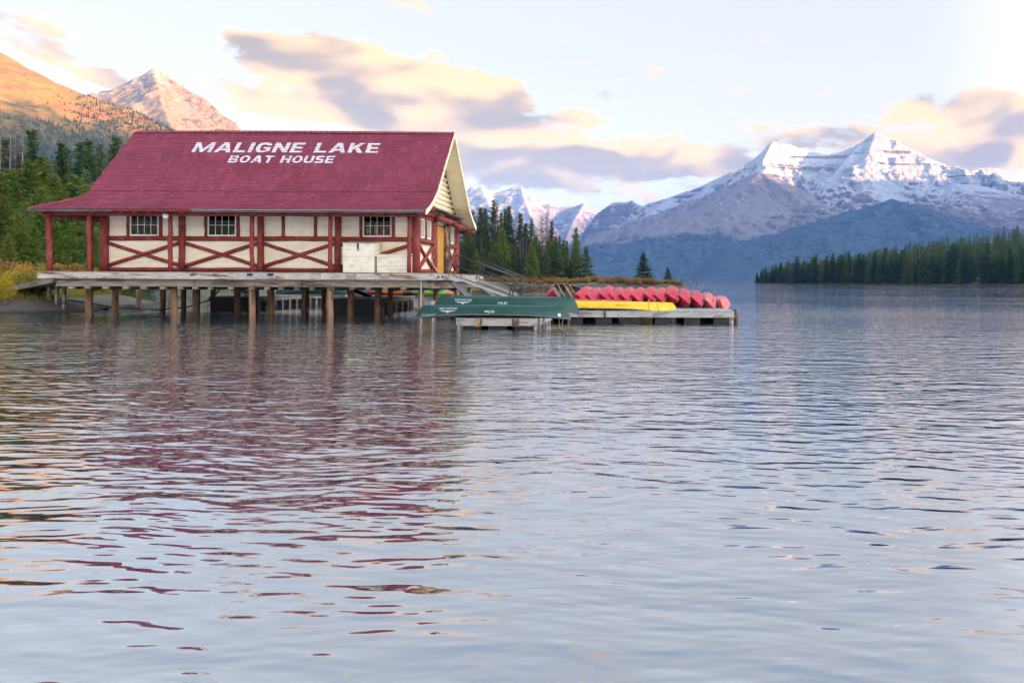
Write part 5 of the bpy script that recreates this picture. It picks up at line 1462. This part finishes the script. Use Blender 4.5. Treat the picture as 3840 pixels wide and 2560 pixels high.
# ================================================================== trees
def conifer_meshes(tag_, h, r, seed, kind='pine', sprays=2600, size=0.42, clear=0.12, mt=None, trunk_mt=None, gap=0.0):
    """trunk mesh and crown mesh at the origin; the crown is whorls of drooping boughs carrying small needle sprays"""
    rs = np.random.RandomState(seed)
    V, Fc = [], []
    lean = rs.uniform(-0.02, 0.02, 2)
    nb = int(sprays / 11)
    for b in range(nb):
        t = rs.uniform(0, 1) ** 0.88                                   # 0 bottom, 1 top
        z = h * (clear + (1 - clear) * t)
        if kind == 'pine': prof = (1 - t) ** 0.75 * (0.75 + 0.25 * min(1, t * 4)) + 0.03
        elif kind == 'spruce': prof = (1 - t) ** 0.95 + 0.02
        else: prof = (1 - t) ** 0.8 * 0.8 + 0.05
        rr = r * prof * rs.uniform(0.55, 1.12) * (1 + 0.25 * math.sin(9 * t * 6.28 + seed))
        if gap and rs.uniform() < gap: continue
        a = rs.uniform(0, 2 * math.pi)
        droop = {'pine': rs.uniform(-0.15, 0.35), 'spruce': rs.uniform(-0.45, -0.05), 'dead': rs.uniform(-0.3, 0.15)}[kind]
        nseg = max(3, int(11 * (0.35 + prof)))
        dirx, diry = math.cos(a), math.sin(a)
        for q in range(nseg):
            f = (q + rs.uniform(0.2, 1)) / nseg
            f = f ** 0.5
            px, py = dirx * rr * f, diry * rr * f
            pz = z + rr * f * droop + (0.25 * rr * f * f if kind != 'dead' else 0)
            j = size * 0.6
            px += rs.uniform(-j, j) * (0.4 + f); py += rs.uniform(-j, j) * (0.4 + f); pz += rs.uniform(-j, j) * 0.6
            s = size * rs.uniform(0.55, 1.25) * (0.6 + 0.4 * (1 - t))
            aa = a + rs.uniform(-1.1, 1.1)
            up = rs.uniform(-0.35, 0.75)
            d = np.array([math.cos(aa), math.sin(aa), up]); d /= np.linalg.norm(d)
            o = np.cross(d, rs.normal(size=3) + np.array([0, 0, 0.9])); o /= np.linalg.norm(o) + 1e-6
            wd = 0.34 if kind != 'dead' else 0.07
            c = np.array([px + lean[0] * z, py + lean[1] * z, pz])
            n0 = len(V)
            V += [c - d * s * 0.45, c + o * s * wd, c + d * s * 0.75, c - o * s * wd]
            Fc.append((n0, n0 + 1, n0 + 2, n0 + 3))
    crown = np_mesh('crown', np.array(V), np.array(Fc)); crown.materials.append(mt)
    tm = MB()
    tm.tube([(lean[0] * q * h, lean[1] * q * h, q * h) for q in (-0.06, 0.0, 0.3, 0.65, 0.99)], [h * 0.016, h * 0.0135, h * 0.010, h * 0.006, h * 0.001], 7)
    if kind == 'dead':
        for q in range(34):
            z = h * rs.uniform(0.15, 0.97); a = rs.uniform(0, 6.28); L = r * (1 - z / h) ** 0.7 * rs.uniform(0.5, 1.0) + 0.15
            p0 = Vector((lean[0] * z, lean[1] * z, z)); p1 = p0 + Vector((math.cos(a) * L, math.sin(a) * L, L * rs.uniform(-0.25, 0.3)))
            tm.tube([p0, p1], [h * 0.0028, h * 0.0008], 4, False)
    trunk = tm.me('trunk'); trunk.materials.append(trunk_mt or M['bark'])
    return trunk, crown

PROTO = {}
def make_protos():
    for i in range(4): PROTO['pine', i] = conifer_meshes('pine', 12, 2.5 + 0.25 * i, 100 + i, 'pine', 6200, 0.44, 0.05, M['pine'])
    for i in range(4): PROTO['spruce', i] = conifer_meshes('spruce', 14, 1.7 + 0.3 * i, 200 + i, 'spruce', 5200, 0.46, 0.04, M['spruce'])
    for i in range(3): PROTO['dead', i] = conifer_meshes('dead', 14, 1.5, 300 + i, 'dead', 900 + 900 * i, 0.55, 0.15, M['dead'], M['snag'], 0.3)
    for i in range(5): PROTO['far', i] = conifer_meshes('far', 20, 2.3 + 0.45 * i, 400 + i, 'spruce', 1500, 1.15, 0.03, M['fir_far'])
    for i in range(2): PROTO['fard', i] = conifer_meshes('fard', 20, 2.0, 430 + i, 'dead', 500, 1.6, 0.2, M['dead'], M['snag'], 0.2)
make_protos()
NAMES = {'pine': 'pine_tree', 'spruce': 'spruce_tree', 'dead': 'dead_tree', 'far': 'spruce_tree', 'fard': 'dead_tree'}
def tree(kind, var, loc, h, wide=1.0, label='', group=None):
    tr, cr = PROTO[kind, var]
    ref = {'pine': 12, 'spruce': 14, 'dead': 14, 'far': 20, 'fard': 20}[kind]
    o = thing(NAMES[kind], label, 'tree', loc, group, False)
    o.rotation_euler = (0, 0, rng.uniform(0, 6.28)); s = h / ref; o.scale = (s * wide, s * wide, s)
    a = bpy.data.objects.new('trunk', tr); b = bpy.data.objects.new('crown', cr)
    for q in (a, b): COL.objects.link(q); q.parent = o
    return o
def ground_at(x, y): return float(land_z(np.array([x]), np.array([y]))[0])

# left wood behind the bank (survey: u of trunk, v of tip, distance)
G_L = 'conifers of the wood on the left bank'
front_lab = 'bright green pine in the front of the wood left of the boathouse'
back_lab = 'dark spruce standing above the pines in the wood left of the boathouse'
LEFT = [  # kind, var, u, v tip, Y
    ('pine', 0, -60, 700, 66), ('pine', 1, 15, 740, 64), ('pine', 2, 70, 800, 62), ('pine', 3, -20, 640, 74), ('pine', 0, 45, 640, 76), ('pine', 1, 108, 610, 78), ('pine', 2, 95, 760, 66),
    ('pine', 3, 150, 700, 70), ('pine', 0, 160, 590, 80), ('pine', 2, 200, 665, 76), ('pine', 1, 235, 720, 72), ('pine', 3, 270, 655, 80), ('pine', 0, 300, 760, 72), ('pine', 2, 330, 700, 78),
    ('pine', 1, 210, 830, 66), ('pine', 3, 370, 690, 82), ('pine', 0, 395, 745, 84), ('pine', 2, 265, 840, 68), ('pine', 1, 345, 850, 70), ('pine', 3, 420, 800, 88), ('pine', 2, 130, 850, 62), ('pine', 0, 30, 880, 60),
    ('spruce', 0, 122, 490, 96), ('spruce', 2, 30, 520, 98), ('spruce', 1, -20, 560, 92), ('spruce', 1, 222, 538, 98), ('spruce', 3, 178, 610, 90), ('spruce', 0, 245, 560, 104), ('spruce', 0, 292, 538, 100),
    ('spruce', 2, 327, 522, 96), ('spruce', 3, 331, 640, 88), ('spruce', 1, 385, 546, 102), ('spruce', 0, 372, 590, 106), ('spruce', 1, 425, 515, 100), ('spruce', 0, 443, 548, 108), ('spruce', 2, 470, 600, 112),
    ('spruce', 3, 500, 640, 118), ('spruce', 1, 265, 600, 108), ('spruce', 2, 75, 580, 100), ('spruce', 0, 405, 620, 112), ('spruce', 1, -90, 520, 100), ('spruce', 2, 355, 600, 98), ('pine', 1, 450, 860, 100), ('pine', 2, 480, 840, 110), ('pine', 3, 380, 880, 74),
]
for kind, var, u, v, Y in LEFT:
    p = at(u, v, Y); z0 = ground_at(p.x, Y) - 0.1
    tree(kind, var, (p.x, Y, z0), max(3.0, p.z - z0), rng.uniform(0.85, 1.1) * (1.1 if kind == 'pine' else 0.95), front_lab if kind == 'pine' else back_lab, G_L)
for u, v, Y, lab in ((85, 448, 92, 'tall bare grey dead tree rising above the wood at the far left'), (36, 470, 94, 'thin dark dead tree left of the tall bare one'), (60, 478, 96, 'broken dead tree between the two bare ones at far left'), (4, 505, 90, 'dead grey trunk at the left edge of the wood'), (252, 575, 99, 'grey dead spruce in the middle of the left wood')):
    p = at(u, v, Y); z0 = ground_at(p.x, Y) - 0.1
    tree('dead', rng.randrange(2), (p.x, Y, z0), p.z - z0, 0.8, lab)

# wood on the spit, right of the boathouse
G_M = 'conifers of the wood on the spit'
labs = {'spruce': 'green spruce in the wood between the boathouse and the tip of the spit', 'pine': 'lighter green pine in the wood on the spit', 'dead': 'grey dead conifer in the wood on the spit'}
MID = []
rm = random.Random(12)
tips = [(1752, 775), (1768, 790), (1790, 770), (1806, 778), (1822, 785), (1848, 752), (1862, 760), (1880, 800), (1893, 786), (1912, 776), (1932, 805), (1955, 799), (1968, 838), (1993, 820), (2014, 850), (2035, 800), (2050, 790), (2070, 830), (2086, 865), (2100, 885), (2112, 900), (2128, 905), (2145, 925)]
for i, (u, v) in enumerate(tips): MID.append((['spruce', 'spruce', 'dead', 'spruce'][i % 4] if i not in (15, 16) else 'dead', u, v, 282 + rm.uniform(-12, 16)))
for i in range(62):
    u = 1700 + i * 7.2 + rm.uniform(-9, 9); top = np.interp(u, [1700, 1900, 2050, 2150, 2200], [840, 850, 870, 930, 980])
    MID.append((rm.choice(['spruce', 'spruce', 'pine', 'dead', 'dead']), u, top + rm.uniform(5, 95), 268 + rm.uniform(-9, 10)))
for i in range(16):
    u = 1730 + i * 25 + rm.uniform(-12, 12); MID.append((rm.choice(['spruce', 'pine', 'pine']), u, rm.uniform(925, 985), 256 + rm.uniform(-3, 5)))
for i in range(16): MID.append(('spruce', 1640 - i * 26, 830 + rm.uniform(-40, 50), 262 - i * 5))
for kind, u, v, Y in MID:
    p = at(u, v, Y); z0 = ground_at(p.x, Y) - 0.2
    tree(kind, rm.randrange(1, 3) if kind == 'dead' else rm.randrange(4), (p.x, Y, z0), p.z - z0, {'spruce': 1.05, 'pine': 1.0, 'dead': 1.1}[kind] * rm.uniform(0.85, 1.15), labs[kind], G_M)
for kind, u, v, Y, wd, lab in (('pine', 2162, 855, 262, 0.62, 'tall ragged pine at the right end of the wood on the spit'), ('spruce', 2202, 925, 258, 1.4, 'full dark spruce beside the tall ragged pine on the spit'),
                               ('spruce', 2415, 948, 254, 1.75, 'lone dark spruce standing in the shrubs of the spit'), ('spruce', 2507, 1003, 252, 1.8, 'small spruce near the tip of the spit'),
                               ('spruce', 1872, 955, 252, 1.6, 'pale blue-green spruce in front of the wood, behind the gangways'), ('pine', 1995, 920, 253, 1.0, 'bright green young pine in front of the wood on the spit'), ('spruce', 2083, 890, 258, 1.2, 'broad green spruce near the right end of the wood on the spit')):
    p = at(u, v, Y); z0 = ground_at(p.x, Y) - 0.15
    tree(kind, {'pine': 0, 'spruce': 3}[kind], (p.x, Y, z0), p.z - z0, wd * 1.25, lab)
p = at(1953, 870, 262); tree('dead', 0, (p.x, 262, ground_at(p.x, 262)), 17, 0.7, 'bleached bare trunk in the middle of the wood on the spit')

# forest on the far bank at the right
G_R = 'conifers along the far bank'
rf = random.Random(21)
cand = []
for i in range(245):
    t = rf.random()
    sx, sy = (np.interp(t, [0, .12, .3, .55, .8, 1], [99, 108, 122, 150, 185, 236]), np.interp(t, [0, .12, .3, .55, .8, 1], [660, 628, 566, 506, 456, 398]))
    off = rf.uniform(2, 9) if i < 130 else rf.uniform(9, 34)
    nx_, ny_ = 0.80, 0.60
    x, y = sx + nx_ * off, sy + ny_ * off
    z0 = float(rland_z(np.array([x]), np.array([y]))[0])
    if z0 < 0.15: continue
    h = rf.uniform(13, 25) * np.interp(t, [0, 0.1, 0.3, 1], [0.42, 0.62, 0.95, 1.0])
    cand.append((x, y, z0, h, i))
for x, y, z0, h, i in cand:
    dd = rf.random() < 0.05
    tree('fard' if dd else 'far', rf.randrange(2) if dd else rf.randrange(5), (x, y, z0 - 0.2), h, rf.uniform(0.8, 1.15), 'grey dead conifer in the forest along the far right bank' if dd else 'dark green conifer in the forest along the far right bank', G_R)
def merge_forest(name, spots, kinds, mt, label):
    Vs, Fs, n0 = [], [], 0
    for x, y, z, h, kd, wd, rot in spots:
        cr = PROTO[kd][1]; ref = 20
        co = np.empty(len(cr.vertices) * 3, np.float32); cr.vertices.foreach_get('co', co); co = co.reshape(-1, 3)
        fi = np.empty(len(cr.polygons) * 4, np.int32); cr.polygons.foreach_get('vertices', fi); fi = fi.reshape(-1, 4)
        sel = rf_np.rand(len(fi)) < 0.45; fi = fi[sel]
        s = h / ref; c_, s_ = math.cos(rot), math.sin(rot)
        q = np.stack([(co[:, 0] * c_ - co[:, 1] * s_) * s * wd + x, (co[:, 0] * s_ + co[:, 1] * c_) * s * wd + y, co[:, 2] * s + z], 1)
        Vs.append(q); Fs.append(fi + n0); n0 += len(q)
    o = link(name, np_mesh(name, np.concatenate(Vs), np.concatenate(Fs)), mt)
    o['kind'] = 'stuff'; o['label'] = label; o['category'] = 'forest'
    return o
rf_np = np.random.RandomState(9)
spots = []; dspots = []
for i in range(950):
    t = rf.random(); off = rf.uniform(26, 190)
    sx, sy = (np.interp(t, [0, .12, .3, .55, .8, 1], [99, 108, 122, 150, 185, 250]), np.interp(t, [0, .12, .3, .55, .8, 1], [660, 628, 566, 506, 456, 380]))
    off *= np.interp(t, [0, 0.25, 0.6, 1], [0.15, 0.35, 0.9, 1.2])
    x, y = sx + 0.8 * off, sy + 0.6 * off
    z0 = float(rland_z(np.array([x]), np.array([y]))[0])
    if z0 < 0.3: continue
    rec = (x, y, z0 - 0.2, rf.uniform(13, 22) * np.interp(t, [0, 0.15, 1], [0.45, 0.8, 1.0]), ('far', rf.randrange(5)), rf.uniform(0.9, 1.3), rf.uniform(0, 6.28))
    if off > 110 and rf.random() < 0.7: dspots.append((*rec[:4], ('fard', rf.randrange(2)), 0.8, rec[6]))
    else: spots.append(rec)
merge_forest('far_forest', spots, None, M['fir_far'], 'mass of conifers behind the front trees of the far bank')
merge_forest('dead_forest', dspots, None, M['dead'], 'band of grey dead trees on the slope above the far bank forest')

# ================================================================== shrubs
def shrub_mesh(seed, r, h, n, size, mt, stems=True):
    rs = np.random.RandomState(seed); V, Fc = [], []
    lobes = [(rs.uniform(-0.5, 0.5) * r, rs.uniform(-0.5, 0.5) * r, rs.uniform(0.35, 0.7) * h, rs.uniform(0.4, 0.7) * r) for _ in range(7)]
    for i in range(n):
        lx, ly, lz, lr = lobes[rs.randint(7)]
        d = rs.normal(size=3); d /= np.linalg.norm(d); q = rs.uniform(0.45, 1.05)
        c = np.array([lx, ly, lz]) + d * np.array([lr, lr, lr * h / r * 0.75]) * q
        c[2] = max(c[2], rs.uniform(0.0, 0.25) * h)
        a = rs.normal(size=3) + np.array([0, 0, 0.9]); a /= np.linalg.norm(a); o = np.cross(a, rs.normal(size=3)); o /= np.linalg.norm(o) + 1e-6
        s = size * rs.uniform(0.5, 1.3); n0 = len(V)
        V += [c - a * s * 0.5, c + o * s * 0.33, c + a * s * 0.5, c - o * s * 0.33]; Fc.append((n0, n0+1, n0+2, n0+3))
    m_ = np_mesh('foliage', np.array(V), np.array(Fc)); m_.materials.append(mt)
    st = MB()
    for i in range(9):
        a = rs.uniform(0, 6.28); st.tube([(0.1 * r * math.cos(a), 0.1 * r * math.sin(a), -0.1), (0.55 * r * math.cos(a), 0.55 * r * math.sin(a), 0.75 * h)], [0.025, 0.008], 4, False)
    sm_ = st.me('stem'); sm_.materials.append(M['bark'])
    return sm_, m_
SH = {}
for i in range(3):
    SH['gold', i] = shrub_mesh(500 + i, 1.5, 1.6, 1500, 0.22, M['shrub'])
    SH['yellow', i] = shrub_mesh(520 + i, 1.2, 1.7, 1500, 0.13, M['shrub_y'])
    SH['green', i] = shrub_mesh(540 + i, 1.2, 1.5, 1500, 0.14, M['shrub_g'])
def shrub(kind, x, y, s, label, group=None, z=None, sz=1.0):
    st, fo = SH[kind, rng.randrange(3)]
    o = thing('shrub', label, 'shrub', (x, y, (ground_at(x, y) if z is None else z) - 0.05), group, False)
    o.rotation_euler = (0, 0, rng.uniform(0, 6.28)); o.scale = (s, s, s * sz)
    for nm, me_ in (('stem', st), ('foliage', fo)):
        q = bpy.data.objects.new(nm, me_); COL.objects.link(q); q.parent = o
    return o
rs_ = random.Random(33)
# along the spit
for i in range(150):
    u = 1690 + (2585 - 1690) * (i + rs_.random()) / 150
    Y = rs_.uniform(244, 251 if u > 2250 else 256); X = (u - CU) / F_PX * Y
    if ground_at(X, Y) < 0.25: continue
    shrub('gold', X, Y, rs_.uniform(0.75, 1.25), 'rusty golden autumn shrub in the thicket along the spit', 'autumn shrubs along the spit', sz=rs_.uniform(0.8, 1.15) * (1.0 if u < 2450 else 0.8))
# inlet shore behind the deck
for i in range(26):
    t = i / 25; X = -112 + 52 * t + rs_.uniform(-3, 1); Y = 152 + 66 * t + rs_.uniform(1, 6)
    shrub('gold', X, Y, rs_.uniform(0.8, 1.2), 'autumn shrub on the inlet shore behind the boathouse', 'autumn shrubs behind the boathouse')
# left meadow
for i in range(75):
    Y = rs_.uniform(44, 66); u = rs_.uniform(-80, 430); X = (u - CU) / F_PX * Y
    if ground_at(X, Y) < 0.75: continue
    kd = rs_.choice(['gold', 'gold', 'yellow', 'green'])
    shrub(kd, X, Y, rs_.uniform(0.55, 1.0), {'gold': 'russet shrub in the meadow behind the left end of the deck', 'yellow': 'yellow leafed shrub in the meadow left of the boathouse', 'green': 'green and gold shrub in the meadow left of the boathouse'}[kd], 'meadow shrubs left of the boathouse')
for u, Y, kd, s, lab in ((100, 38.5, 'green', 0.85, 'rounded green and gold bush by the path at the left'), (150, 40, 'yellow', 0.75, 'yellow bush right of the rounded green one'), (60, 39.5, 'yellow', 0.7, 'yellow bush between the path and the left edge'),
                         (318, 43.5, 'yellow', 0.55, 'yellow bush on the bank under the left pilings'), (372, 46.0, 'gold', 0.5, 'small russet bush at the end of the gravel under the deck')):
    X = (u - CU) / F_PX * Y; shrub(kd, X, Y, s, lab)
# leafy yellow willow at the left edge, nearest the camera
st, fo = shrub_mesh(600, 1.0, 2.3, 2600, 0.10, M['shrub_y'])
w = thing('willow_bush', 'tall bright yellow leafy willow bush at the left edge of the picture', 'shrub', (-29.6, 32.0, 0.35), None, False)
for nm, me_ in (('stem', st), ('foliage', fo)):
    q = bpy.data.objects.new(nm, me_); COL.objects.link(q); q.parent = w
w.location = ((-22 - CU) / F_PX * 34.5, 34.5, ground_at((-22 - CU) / F_PX * 34.5, 34.5) - 0.05); w.scale = (0.8, 0.8, 0.85)

# grass on the bank
def grass():
    rs = np.random.RandomState(8); n = 26000
    Y = rs.uniform(32.5, 60, n); X = (rs.uniform(-150, 470, n) - CU) / F_PX * Y
    z = land_z(X, Y); nz_ = fbm(X / 3, Y / 3, 2, 88)
    k = (z > 0.60 + 0.2 * nz_); X, Y, z = X[k], Y[k], z[k]; n = len(X)
    h = rs.uniform(0.08, 0.28, n); a = rs.uniform(0, 6.28, n); w_ = 0.05
    V = np.zeros((n, 3, 3)); V[:, 0] = np.stack([X - w_ * np.cos(a), Y - w_ * np.sin(a), z - 0.02], 1); V[:, 1] = np.stack([X + w_ * np.cos(a), Y + w_ * np.sin(a), z - 0.02], 1)
    V[:, 2] = np.stack([X + rs.uniform(-.08, .08, n), Y + rs.uniform(-.08, .08, n), z + h], 1)
    o = link('grass', np_mesh('grass', V.reshape(-1, 3), np.arange(n * 3).reshape(-1, 3)), M['grass'])
    o['kind'] = 'stuff'; o['label'] = 'short meadow grass on the bank left of the boathouse'; o['category'] = 'grass'
grass()

# stones at the water's edge
for i, (u, v, r, lab) in enumerate(((382, 1164, 0.22, 'flat dark stone at the water edge between the first two pilings'), (478, 1153, 0.32, 'reddish dark boulder at the tip of the gravel'), (508, 1158, 0.10, 'small dark stone in the shallows right of the boulder'),
                                    (670, 1112, 0.22, 'grey boulder in the shallows behind the pilings'), (600, 1117, 0.2, 'grey boulder at the back edge of the gravel'), (20, 1172, 0.12, 'small stone at the waterline at the far left'), (535, 1161, 0.07, 'tiny dark stone in the shallows'))):
    Y = CAM_H * F_PX / (v - (1055 + ROLL * (u - CU))); X = (u - CU) / F_PX * Y
    bm = bmesh.new(); bmesh.ops.create_icosphere(bm, subdivisions=2, radius=r)
    for vv in bm.verts: vv.co *= 1 + rng.uniform(-0.22, 0.22); vv.co.z *= 0.55; vv.co.x *= 1.5
    me = bpy.data.meshes.new('stone'); bm.to_mesh(me); bm.free()
    o = link('stone', me, M['rock'], None, True); o.location = (X, Y, max(0, ground_at(X, Y)) + 0.02); tag(o, lab, 'stone', 'stones at the water edge')

# ================================================================== people on the tip of the spit
def person(label, loc, yaw, joints, mats_, h=1.72):
    """one continuous skinned body; joints: name -> (x, y, z) in units of height"""
    p_ = thing('person', label, 'person', loc, None, False)
    p_.rotation_euler = (0, 0, yaw)
    J = joints
    order = ['pelvis', 'waist', 'chest', 'neck', 'head', 'crown', 'lsh', 'lel', 'lwr', 'lha', 'rsh', 'rel', 'rwr', 'rha', 'lhip', 'lkn', 'lan', 'lto', 'rhip', 'rkn', 'ran', 'rto']
    rad = dict(pelvis=.085, waist=.075, chest=.09, neck=.034, head=.055, crown=.045, lsh=.042, lel=.032, lwr=.022, lha=.022, lhip=.06, lkn=.042, lan=.027, lto=.024)
    E = [('pelvis', 'waist'), ('waist', 'chest'), ('chest', 'neck'), ('neck', 'head'), ('head', 'crown'), ('chest', 'lsh'), ('lsh', 'lel'), ('lel', 'lwr'), ('lwr', 'lha'), ('chest', 'rsh'), ('rsh', 'rel'), ('rel', 'rwr'), ('rwr', 'rha'),
         ('pelvis', 'lhip'), ('lhip', 'lkn'), ('lkn', 'lan'), ('lan', 'lto'), ('pelvis', 'rhip'), ('rhip', 'rkn'), ('rkn', 'ran'), ('ran', 'rto')]
    me = bpy.data.meshes.new('body')
    me.from_pydata([tuple(c * h for c in J[k]) for k in order], [(order.index(a), order.index(b)) for a, b in E], [])
    o = link('body', me, None, p_)
    sk = o.modifiers.new('skin', 'SKIN'); sv = me.skin_vertices[0].data if me.skin_vertices else None
    if sv is None:
        bm = bmesh.new(); bm.from_mesh(me); bm.verts.layers.skin.verify(); bm.to_mesh(me); bm.free(); sv = me.skin_vertices[0].data
    for i, k in enumerate(order):
        r = rad.get(k, rad.get('l' + k[1:], .03)) * h; sv[i].radius = (r, r); sv[i].use_root = (k == 'pelvis')
    o.modifiers.new('sub', 'SUBSURF').render_levels = 1
    bpy.context.view_layer.update()
    ev = bpy.data.meshes.new_from_object(o.evaluated_get(bpy.context.evaluated_depsgraph_get()))
    o.modifiers.clear(); o.data = ev
    # clothing by height: trousers, jacket, skin
    ev.materials.clear()
    for m_ in mats_: ev.materials.append(m_)
    hipz, neckz = J['pelvis'][2] * h, J['neck'][2] * h
    wr = [Vector(J[k]) * h for k in ('lha', 'rha')]
    for f in ev.polygons:
        c = f.center
        if c.z > neckz or any((c - q).length < 0.08 for q in wr): f.material_index = 2
        elif c.z > hipz and True: f.material_index = 1
        else: f.material_index = 0
        f.use_smooth = True
    hd = Vector(J['head']) * h; cr = Vector(J['crown']) * h
    bm = bmesh.new(); bmesh.ops.create_uvsphere(bm, u_segments=12, v_segments=8, radius=0.112)
    bmesh.ops.delete(bm, geom=[v for v in bm.verts if v.co.z < -0.03 and v.co.y < 0.04], context='VERTS')
    for v in bm.verts: v.co += hd.lerp(cr, 0.55)
    m2 = bpy.data.meshes.new('hair'); bm.to_mesh(m2); bm.free(); link('hair', m2, mats_[3], p_, True)
    return p_
stand = dict(pelvis=(0, 0, .53), waist=(0, 0, .62), chest=(0, 0, .73), neck=(0, 0, .84), head=(0, -.01, .90), crown=(0, -.01, .955), lsh=(-.11, 0, .795), lel=(-.145, .02, .63), lwr=(-.14, -.04, .50), lha=(-.14, -.06, .45),
             rsh=(.11, 0, .795), rel=(.145, .02, .63), rwr=(.14, -.04, .50), rha=(.14, -.06, .45), lhip=(-.055, 0, .50), lkn=(-.06, -.01, .28), lan=(-.06, .01, .045), lto=(-.065, -.08, .02),
             rhip=(.055, 0, .50), rkn=(.06, -.01, .28), ran=(.06, .01, .045), rto=(.065, -.08, .02))
step = dict(stand); step.update(lkn=(-.10, -.14, .33), lan=(-.13, -.02, .14), lto=(-.15, -.10, .11), lel=(-.13, -.08, .64), lwr=(-.03, -.15, .62), lha=(.0, -.17, .62), rel=(.15, .05, .63))
bend = dict(stand); bend.update(waist=(0, -.05, .60), chest=(0, -.14, .68), neck=(0, -.22, .76), head=(0, -.28, .80), crown=(0, -.32, .84), lsh=(-.11, -.17, .72), rsh=(.11, -.17, .72), lel=(-.13, -.22, .56), rel=(.13, -.22, .56), lwr=(-.09, -.30, .46), rwr=(.09, -.30, .46), lha=(-.08, -.33, .42), rha=(.08, -.33, .42),
                                lkn=(-.07, -.08, .29), rkn=(.07, -.06, .29))
cl = {n: mat('cloth_%s' % n, c, tuple(q * 0.75 for q in c), 12) for n, c in dict(black=(0.015, 0.016, 0.02), red=(0.62, 0.02, 0.03), grey=(0.42, 0.41, 0.40), khaki=(0.12, 0.11, 0.09), hair=(0.03, 0.022, 0.016)).items()}
skin = mat('skin', (0.50, 0.31, 0.22), None, 9)
def spot(u, Y): return ((u - CU) / F_PX * Y, Y, max(0.0, ground_at((u - CU) / F_PX * Y, Y)))
person('person in a red jacket and dark trousers with one foot raised at the water edge', spot(2613, 244.2), R(-25), step, [cl['black'], cl['red'], skin, cl['hair']], 1.85)
bpy.data.objects['person'].location.z = 0.02
person('person in a pale grey top bending forward at the tip of the shrubs', spot(2585, 244.6), R(60), bend, [cl['khaki'], cl['grey'], skin, cl['hair']], 1.85)
pp = person('person in black standing behind the shrubs near the tip of the spit', spot(2556, 250.5), R(10), stand, [cl['black'], cl['black'], skin, cl['hair']], 1.8)
pp.location.z = max(pp.location.z, 0.9)
tag(MB().add([(2.0, 0, 0)], []).build('tmp', None), 'x', 'x') if False else None
# flat ledge of wet stones under the walker
bm = bmesh.new(); bmesh.ops.create_icosphere(bm, subdivisions=3, radius=1.0)
for v in bm.verts: v.co = Vector((v.co.x * 2.4, v.co.y * 0.9, v.co.z * 0.12)) * (1 + rng.uniform(-0.12, 0.12))
me = bpy.data.meshes.new('stone'); bm.to_mesh(me); bm.free(); o = link('stone', me, M['rock'], None, True)
o.location = (17.6, 244.4, -0.02); tag(o, 'low flat ledge of rock under the person in red', 'stone')
